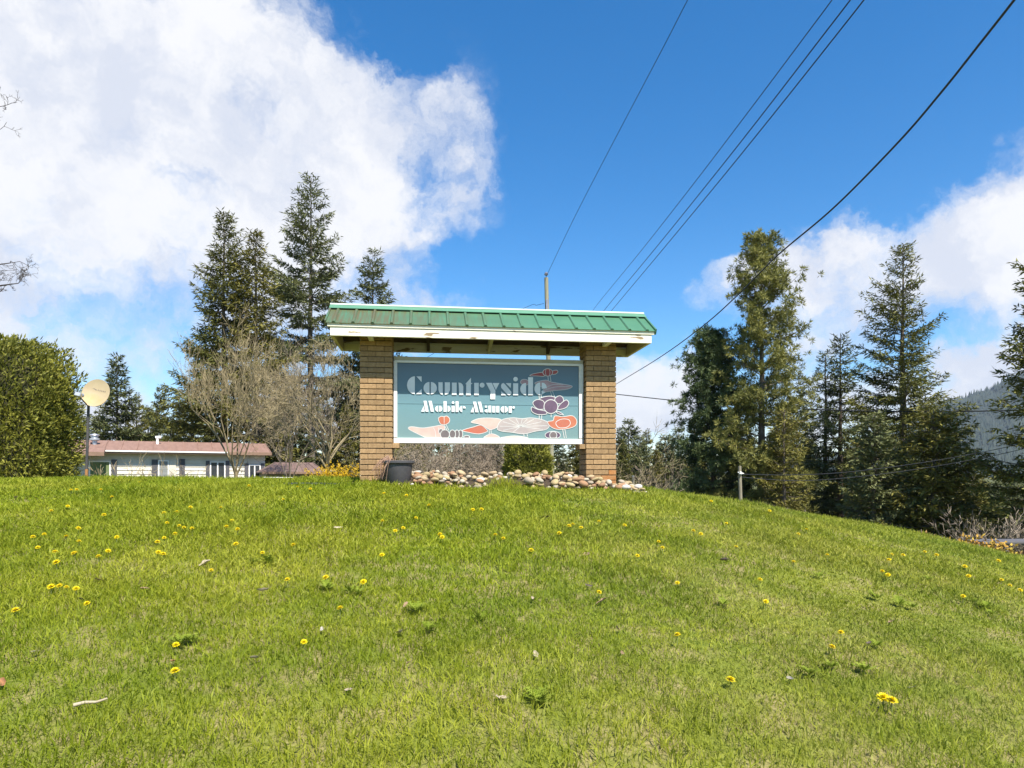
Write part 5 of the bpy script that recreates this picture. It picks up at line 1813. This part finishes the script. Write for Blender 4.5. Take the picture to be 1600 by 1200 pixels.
def reach(p, d, L, r, lev):
    """crooked drooping twig that forks"""
    ns = 4
    pts = [p]
    for k in range(ns):
        d = d + g.normal(0, 0.24, 3) + np.array([0, 0, 0.05])
        d = d / np.linalg.norm(d)
        pts.append(pts[-1] + d * L / ns)
    pl.limb(pts, r, max(0.0022, r * 0.55))
    if lev > 0:
        for k in range(int(g.integers(3, 5))):
            q = pts[int(g.integers(1, ns + 1))]
            ax = unit(g.normal(0, 1, 3))
            dd = unit(d * 0.75 + ax * 0.75)
            reach(q, dd, L * g.uniform(0.4, 0.65), max(0.0026, r * 0.6), lev - 1)


trunk = [np.array(x, float) for x in ((0, 0, -0.4), (0.05, 0, 1.6), (-0.05, 0.05, 3.2), (0.08, 0, 5.0), (0.0, 0.05, 6.8), (0.1, 0, 8.4))]
pl.limb(trunk, 0.17, 0.05)
for (px, py, z0, dy) in ((58, 432, 2.9, 0.3), (45, 400, 3.3, -0.3), (20, 450, 2.6, 0.5), (22, 150, 5.6, -0.2), (12, 105, 6.2, 0.3), (5, 190, 5.2, 0.2), (-40, 300, 4.2, 0.6), (-60, 30, 7.2, 0.0), (-330, 420, 3.0, 0.3), (-350, 250, 4.6, -0.3), (-320, 80, 6.4, 0.2), (-150, -60, 7.8, 0.2), (-240, -30, 7.4, -0.5), (-100, 380, 3.4, -0.9), (-270, 300, 4.0, 1.0)):
    e = P(px, py, YT + dy) - tb
    e = np.array(e)
    st = np.array([0.0, 0.0, z0])
    mid1 = st * 0.62 + e * 0.38 + np.array([0, 0, 0.22]) + g.normal(0, 0.05, 3)
    mid2 = st * 0.30 + e * 0.70 + np.array([0, 0, 0.16]) + g.normal(0, 0.05, 3)
    e2 = st * 0.12 + e * 0.88
    pl.limb([st, mid1, mid2, e2], 0.034, 0.008)
    for q in (mid1, mid2, e2, e2):
        dd = unit(unit(e - st) + g.normal(0, 0.45, 3))
        reach(q, dd, g.uniform(0.28, 0.50), 0.0062, 3)
plant_object('bare_tree', pl, tb, 'dark leafless tree whose twigs reach in at the left edge', 'tree', None, M['twig_dark'], None, 4, 0.0, 1.0, 'trunk_and_branches')

# ------------------------------------------------------------------ right-hand bed and grey bench
def leaf_heap(name, px0, px1, Y, n, hgt, label, cat, seed, mats, cs=0.065, dep=0.6):
    pl = Plant(seed); g = pl.g
    c = base_at((px0 + px1) / 2, Y)
    w = (px1 - px0) / F * Y
    x = g.uniform(-w / 2, w / 2, n); y = g.uniform(-dep, dep, n)
    z = np.array([float(gz(c.x + a, c.y + b)) - c.z for a, b in zip(x, y)]) + hgt * g.random(n) ** 1.5 * (0.4 + 0.6 * value_noise(x + 50, y + 50, 0.3, seed))
    pl.cards(np.stack([x, y, z], 1), g.normal(0, 1, (n, 3)) + np.array([0, 0, 0.5]), g.normal(0, 1, (n, 3)), cs * g.uniform(0.5, 1.3, n), cs * 0.55, g.random(n))
    o = link(name, pl.leaf_mesh(name, mats), None, c)
    return tag(o, label, cat)


leaf_heap('dead_plant', 1424, 1500, 11.4, 700, 0.30, 'dead brown foliage along the lawn edge under the broad fir', 'plant', 401, [M['litter']])
leaf_heap('dead_plant', 1502, 1556, 10.6, 900, 0.36, 'orange and yellow dead foliage left of the grey bench', 'plant', 402, [M['litter_bright']])
leaf_heap('dead_plant', 1556, 1660, 10.0, 700, 0.16, 'dead brown leaves under the grey bench', 'plant', 403, [M['litter']])
bp0 = P(1534, 846, 11.6)
bench = empty('grey_bench', (bp0.x, bp0.y, bp0.z), R(4))
tag(bench, 'weathered dark grey plank bench at the right lawn edge', 'bench')
for k in range(3):
    MB().box(0, 2.6, k * 0.15, k * 0.15 + 0.14, -0.045, 0.0, 0.006).build('plank', M['plank_grey'], bench)
for x in (0.45, 2.1):
    for y in (0.05, 0.37):
        MB().box(x, x + 0.09, y, y + 0.045, -0.75, -0.047, 0.004).build('leg', M['plank_grey'], bench)

# ------------------------------------------------------------------ mountain
def build_mountain():
    pr = np.array([(900, 742), (1100, 738), (1300, 715), (1380, 676), (1440, 646), (1480, 630), (1530, 610), (1600, 586), (1700, 560), (1850, 545), (2100, 540), (2500, 560), (3000, 600)], float)
    cols = np.linspace(900, 3000, 170)
    rows = np.linspace(0, 1, 36)
    V = []
    for c in cols:
        ry = np.interp(c, pr[:, 0], pr[:, 1])
        ry += 3.0 * math.sin(c * 0.05) + 2.0 * math.sin(c * 0.13 + 1)
        ridge = P(c, ry, 2600)
        for r in rows:
            Y = 1400 + 1200 * min(r / 0.8, 1.0) + (1500 * max(0, r - 0.8) / 0.2)
            x = (c - 800) / F * Y
            hz = ridge.z * (min(r / 0.8, 1.0) ** 1.05 if r <= 0.8 else 1 - 0.6 * (r - 0.8) / 0.2)
            hz += 10 * math.sin(x * 0.011 + Y * 0.007) * min(r * 3, 1) * (1 if r < 0.75 else 0.2) - 6 * (1 - r)
            V.append((x, Y, hz))
    V = np.array(V)
    nr = len(rows)
    i = (np.arange(len(cols) - 1)[:, None] * nr + np.arange(nr - 1)[None]).ravel()
    q = np.stack([i, i + nr, i + nr + 1, i + 1], 1)
    o = link('mountain', np_mesh('mountain', V, quads=q, mats=[M['mountain']], smooth=True))
    tag(o, 'forested blue-green mountain behind the right-hand trees', None, None, 'structure')
    g = np.random.default_rng(5)
    n = 15000
    ci = g.uniform(0, 0.55, n) * (len(cols) - 1); ri = g.uniform(0.05, 0.86, n) * (nr - 1)
    G = V.reshape(len(cols), nr, 3)
    a, b = ci.astype(int), ri.astype(int); fa, fb_ = (ci - a)[:, None], (ri - b)[:, None]
    p = (G[a, b] * (1 - fa) + G[a + 1, b] * fa) * (1 - fb_) + (G[a, b + 1] * (1 - fa) + G[a + 1, b + 1] * fa) * fb_
    h = g.uniform(12, 25, n); w = h * g.uniform(0.16, 0.24, n)
    k = 6
    VV = np.empty((n, k + 1, 3), np.float32)
    for j in range(k):
        t = 6.2832 * j / k
        VV[:, j] = p + np.stack([w * math.cos(t), w * math.sin(t), -1.5 + 0 * w], 1)
    VV[:, k] = p + np.stack([0 * h, 0 * h, h], 1)
    f = np.array([[j, (j + 1) % k, k] for j in range(k)])
    tr = (np.arange(n)[:, None, None] * (k + 1) + f[None]).reshape(-1, 3)
    o = link('mountain_forest', np_mesh('mountain_forest', VV.reshape(-1, 3), tris=tr, mats=[M['far_needles']], tint=np.repeat(g.random(n), k)))
    tag(o, 'far conifer forest covering the mountain slope', 'forest', None, 'stuff')


build_mountain()

# ------------------------------------------------------------------ lawn details: dandelions, weeds, fallen leaves
def dandelion_head():
    pl = Plant(9); g = pl.g
    for ring, (n, el, L, w) in enumerate(((20, 0.10, 0.0195, 0.0062), (18, 0.42, 0.017, 0.006), (14, 0.80, 0.013, 0.005), (9, 1.2, 0.010, 0.005))):
        a = np.linspace(0, 6.2832, n, endpoint=False) + g.uniform(0, 0.3, n) + ring
        e = el + g.normal(0, 0.08, n)
        d = np.stack([np.cos(a) * np.cos(e), np.sin(a) * np.cos(e), np.sin(e)], 1)
        nn = np.stack([-np.cos(a) * np.sin(e), -np.sin(a) * np.sin(e), np.cos(e)], 1)
        pl.cards(np.zeros((n, 3)) + np.array([0, 0, 0.001 * ring]), d, nn, L, w, g.random(n))
    return pl.leaf_mesh('flower_head', [M['dandelion']])


dh = dandelion_head()
ds = MB().tube((0, 0, -1.0), (0, 0, 0), 0.0022, 0.0018, 6, False).lathe([(0.0018, -0.012), (0.006, -0.006), (0.0055, 0.0)], (0, 0, 0), 8).mesh('stem', M['stem'])
DL = [(222, 60), (240, 60), (315, 58), (350, 85), (435, 32), (560, 58), (778, 45), (885, 92), (930, 50), (970, 60), (1200, 68), (1270, 75), (1340, 112), (1478, 125), (1505, 125), (160, 128), (212, 115), (325, 142), (512, 135), (553, 128), (595, 120), (690, 118),
      (522, 172), (560, 178), (575, 182), (600, 188), (725, 158), (708, 182), (742, 192), (245, 188), (103, 212), (138, 208), (207, 215), (247, 232), (118, 243), (365, 220), (492, 230), (513, 217), (547, 200), (172, 258), (230, 270), (235, 260), (338, 255), (308, 277),
      (495, 260), (510, 267), (738, 240), (735, 232), (820, 267), (917, 238), (1195, 165), (1235, 193), (1260, 188), (1300, 155), (1375, 208), (1382, 215), (1548, 210), (1573, 216), (1194, 270), (660, 315), (176, 300), (160, 377), (186, 370), (208, 370), (238, 382),
      (272, 422), (49, 446), (1018, 345), (1136, 360), (898, 350), (1063, 435), (950, 543), (550, 552), (547, 628)]
DR = [(190, 168), (178, 172), (216, 178), (272, 163), (352, 175), (148, 200), (60, 250), (567, 193), (590, 200), (670, 168), (622, 97), (805, 123), (458, 225), (470, 245), (392, 268), (700, 243), (895, 205), (920, 183), (880, 287), (985, 267), (1187, 264),
      (1178, 280), (1222, 264), (1290, 258), (1327, 265), (1415, 298), (1520, 280), (1157, 323), (1175, 330), (1427, 333), (1530, 338), (1556, 357), (1588, 375), (1410, 397), (775, 345), (517, 352), (793, 415), (272, 386), (517, 527), (1028, 512), (1000, 550),
      (683, 653), (1160, 716), (1187, 730)]
big = {(160, 377): 'large dandelion, biggest of the cluster at the left of the lawn', (1018, 345): 'large dandelion in the middle of the lawn, left of a pair', (1136, 360): 'large dandelion in the middle of the lawn, right of a pair',
       (49, 446): 'lone dandelion nearest the left edge of the lawn', (547, 628): 'dandelion beside the brown fallen clump', (683, 653): 'lone dandelion in the lower right lawn left of the white leaf',
       (1160, 716): 'large dandelion nearest the camera, left of a touching pair', (1187, 730): 'large dandelion nearest the camera, right of a touching pair', (176, 300): 'dandelion above the left cluster on the lawn'}
for side, lst in ((0, DL), (800, DR)):
    for (a, b) in lst:
        px, py = side + a / 2.0, 740 + b / 2.0
        p = ground_hit(px, py + 4 + max(0, (py - 850) * 0.04))
        k = rnd.uniform(0.85, 1.15) * (1.3 if (a, b) in big else 1.0) * (1.0 + 0.05 * max(0, p.y - 4))
        hgt = rnd.uniform(0.045, 0.068)
        root = empty('dandelion', (p.x, p.y, p.z + hgt))
        head = link('flower_head', dh, root)
        head.scale = (k, k, k)
        head.rotation_euler = (R(rnd.uniform(4, 30)), R(rnd.uniform(-14, 20)), R(rnd.uniform(-25, 25)))
        st = link('stem', ds, root)
        st.scale = (k, k, hgt)
        tag(root, big.get((a, b), 'small yellow dandelion on the %s %s of the lawn' % ('far' if py < 810 else 'middle' if py < 900 else 'near', 'left' if px < 300 else 'centre left' if px < 620 else 'centre right' if px < 1050 else 'right')), 'dandelion', 'dandelions in the lawn')


def weed_mesh(seed):
    pl = Plant(seed); g = pl.g
    for k in range(20):
        a = g.uniform(0, 6.28); L = g.uniform(0.05, 0.11); el = g.uniform(0.15, 0.9)
        d = np.array([math.cos(a) * math.cos(el), math.sin(a) * math.cos(el), math.sin(el)])
        nn = np.array([-math.cos(a) * math.sin(el), -math.sin(a) * math.sin(el), math.cos(el)])
        sd = np.cross(d, nn)
        t = g.uniform(0, 1)
        pl.cards(np.zeros((1, 3)), d[None], nn[None], L, L * 0.16, t)
        for f in (0.4, 0.6, 0.8):
            for s in (-1, 1):
                pl.cards((d * L * f)[None], (d * 0.25 + sd * s)[None], nn[None], L * 0.22 * (1.2 - f * 0.5), L * 0.12, t)
    return pl.leaf_mesh('weed', [M['leaf_green']])


WM = [weed_mesh(i) for i in range(4)]
for i, (px, py) in enumerate([(z[0] / 2, 740 + z[1] / 2) for z in ((840, 290), (790, 288), (560, 545), (600, 540), (1095, 380), (1120, 384), (1300, 440), (1340, 500), (1500, 470), (455, 84), (210, 122), (1160, 97), (1020, 370))] +
                            [(800 + z[0] / 2, 740 + z[1] / 2) for z in ((80, 722), (100, 735), (1100, 630), (1210, 420), (960, 330), (1480, 430), (1000, 620), (660, 420), (1140, 550), (930, 640), (1250, 430), (1140, 400), (1440, 410), (1500, 450), (1300, 340))]):
    p = ground_hit(px, py)
    o = link('lawn_weed', WM[i % 4], None, (p.x, p.y, p.z + 0.02), rnd.uniform(0, 6.28))
    s = rnd.uniform(0.5, 0.85)
    o.scale = (s, s, s)
    tag(o, 'low rosette of toothed weed leaves on the %s %s of the lawn' % ('far' if py < 850 else 'middle' if py < 960 else 'near', 'left' if px < 300 else 'centre left' if px < 620 else 'centre right' if px < 1050 else 'right'), 'weed', 'weeds in the lawn')


def leaf_scrap(seed, mat):
    """a curled dry leaf: a bent 4 x 6 sheet with a ragged outline"""
    g = np.random.default_rng(seed)
    n, m = 7, 5
    V = []
    c1, c2 = g.uniform(0.6, 1.4), g.uniform(0.4, 1.2)
    for i in range(n):
        u = i / (n - 1)
        wv = math.sin(math.pi * (0.06 + 0.88 * u)) ** 0.7 * (1 + g.normal(0, 0.12))
        for j in range(m):
            v = (j / (m - 1) - 0.5) * wv
            V.append((u - 0.5, v * 0.7, 0.30 * c1 * (u - 0.5) ** 2 + 0.5 * c2 * v * v + g.normal(0, 0.012)))
    q = [(i * m + j, i * m + j + 1, (i + 1) * m + j + 1, (i + 1) * m + j) for i in range(n - 1) for j in range(m - 1)]
    return np_mesh('fallen_leaf', np.array(V), quads=q, mats=[mat], tint=np.full(len(q), g.random()), smooth=True)


M['leaf_pale'] = pmat('pale_dry_leaf', (0.40, 0.34, 0.24), (0.31, 0.25, 0.17), 6, 0.8, tint=True)
M['leaf_white'] = pmat('white_petal', (0.40, 0.37, 0.33), (0.30, 0.26, 0.22), 6, 0.7)
M['leaf_rust'] = pmat('rust_leaf', (0.34, 0.15, 0.06), (0.24, 0.12, 0.06), 6, 0.8)
M['leaf_dark'] = pmat('dark_leaf', (0.075, 0.06, 0.05), (0.11, 0.085, 0.065), 6, 0.8)
FL = [('leaf_pale', 0, 50, 85, .09, 'pale dry leaf lying at the left end of the crest'), ('leaf_dead', 0, 308, 350, .075, 'pinkish brown curled leaf above the left dandelion cluster'), ('leaf_dead', 0, 452, 376, .07, 'tan curled leaf right of the left dandelion cluster'),
      ('leaf_dark', 0, 262, 414, .09, 'dark curled leaf beside the left dandelion cluster'), ('leaf_white', 0, 110, 578, .06, 'small whitish leaf at the lower left of the lawn'), ('leaf_rust', 0, 540, 610, .06, 'rust brown clump beside a dandelion in the lower lawn'),
      ('leaf_dead', 0, 820, 662, .055, 'tan leaf standing on edge in the lower lawn'), ('leaf_white', 0, 1005, 506, .05, 'small white petal in the middle of the lower lawn'), ('leaf_pale', 0, 1057, 182, .09, 'pale leaf on the lawn in front of the plant pot'),
      ('leaf_pale', 0, 640, 297, .11, 'pale straw clump on the upper left lawn'), ('leaf_pale', 0, 800, 598, .08, 'folded straw-coloured leaf in the lower middle lawn'), ('leaf_pale', 0, 1250, 516, .09, 'pale curled leaf in the right middle of the lower lawn'),
      ('leaf_dead', 0, 1268, 427, .07, 'brown leaf above the weeds in the middle of the lawn'), ('leaf_pale', 0, 1090, 700, .055, 'upright pale leaf at the bottom of the lawn'), ('leaf_dead', 0, 1280, 612, .05, 'small brown leaf in the lower middle lawn'),
      ('leaf_pale', 0, 1565, 726, .08, 'pale leaf on the dry patch at the bottom of the lawn'), ('leaf_rust', 0, 8, 676, .07, 'rust brown leaf at the lower left edge'), ('leaf_pale', 0, 820, 381, .09, 'flat straw leaf on the left middle of the lawn'),
      ('leaf_dark', 800, 102, 148, .11, 'dark brown leaf on the lawn below the stones'), ('leaf_dead', 800, 232, 266, .12, 'brown crumpled leaf on the upper right lawn'), ('leaf_dark', 800, 665, 283, .11, 'blackish clod on the right lawn'),
      ('leaf_dark', 800, 240, 366, .07, 'small dark leaf left of the lone right dandelion'), ('leaf_dead', 800, 280, 415, .10, 'grey-brown curled leaf under a dandelion right of the middle'), ('leaf_pale', 800, 65, 406, .06, 'straw leaf right of the middle of the lawn'),
      ('leaf_dead', 800, 330, 502, .06, 'brown leaf in a weed right of the middle'), ('leaf_dead', 800, 345, 582, .05, 'small tan leaf in the lower right lawn'), ('leaf_pale', 800, 75, 586, .06, 'straw scrap in the lower middle lawn'),
      ('leaf_white', 800, 870, 664, .075, 'crumpled white leaf in the lower right lawn'), ('leaf_dark', 800, 1115, 550, .07, 'dark leaf in the weeds of the right lawn'), ('leaf_dead', 800, 1185, 480, .07, 'pinkish stone-like leaf in the right lawn'), ('leaf_white', 800, 1250, 690, .05, 'small white petal near the largest dandelions')]
for i, (mt, off0, a, b, size, lab) in enumerate(FL):
    p = ground_hit(off0 + a / 2.0, 740 + b / 2.0)
    o = link('fallen_leaf', leaf_scrap(500 + i, M[mt]), None, (p.x, p.y, p.z + 0.030))
    o.scale = (size * 0.8, size * rnd.uniform(0.4, 0.6), size * 1.1)
    o.rotation_euler = (R(rnd.uniform(-10, 45)), R(rnd.uniform(-25, 25)), rnd.uniform(0, 6.28))
    tag(o, lab, 'leaf', 'fallen leaves on the lawn')
p = ground_hit(140, 1119)
sk = Plant(3)
sk.limb([np.array(x) for x in ((-0.055, 0, 0.0), (-0.02, 0.008, 0.006), (0.02, 0.01, 0.004), (0.055, 0.022, 0.012))], 0.008, 0.004)
o = link('stick', sk.wood_mesh('stick', M['leaf_pale'], 6), None, (p.x, p.y, p.z + 0.045), 0.2)
tag(o, 'short pale stick on the grass at the bottom left', 'stick')

# ------------------------------------------------------------------ air
hz = bpy.data.materials.new('air'); hz.use_nodes = True
nt = hz.node_tree
nt.nodes.remove(nt.nodes['Principled BSDF'])
pv = nt.nodes.new('ShaderNodeVolumePrincipled')
pv.inputs['Color'].default_value = (0.72, 0.82, 1.0, 1)
pv.inputs['Density'].default_value = 0.00006
pv.inputs['Anisotropy'].default_value = 0.2
nt.links.new(pv.outputs[0], nt.nodes['Material Output'].inputs['Volume'])
tag(MB().box(-4200, 4800, -4200, 5200, -8, 560).build('haze', hz), 'thin bluish air in front of the mountain', 'haze', None, 'stuff')
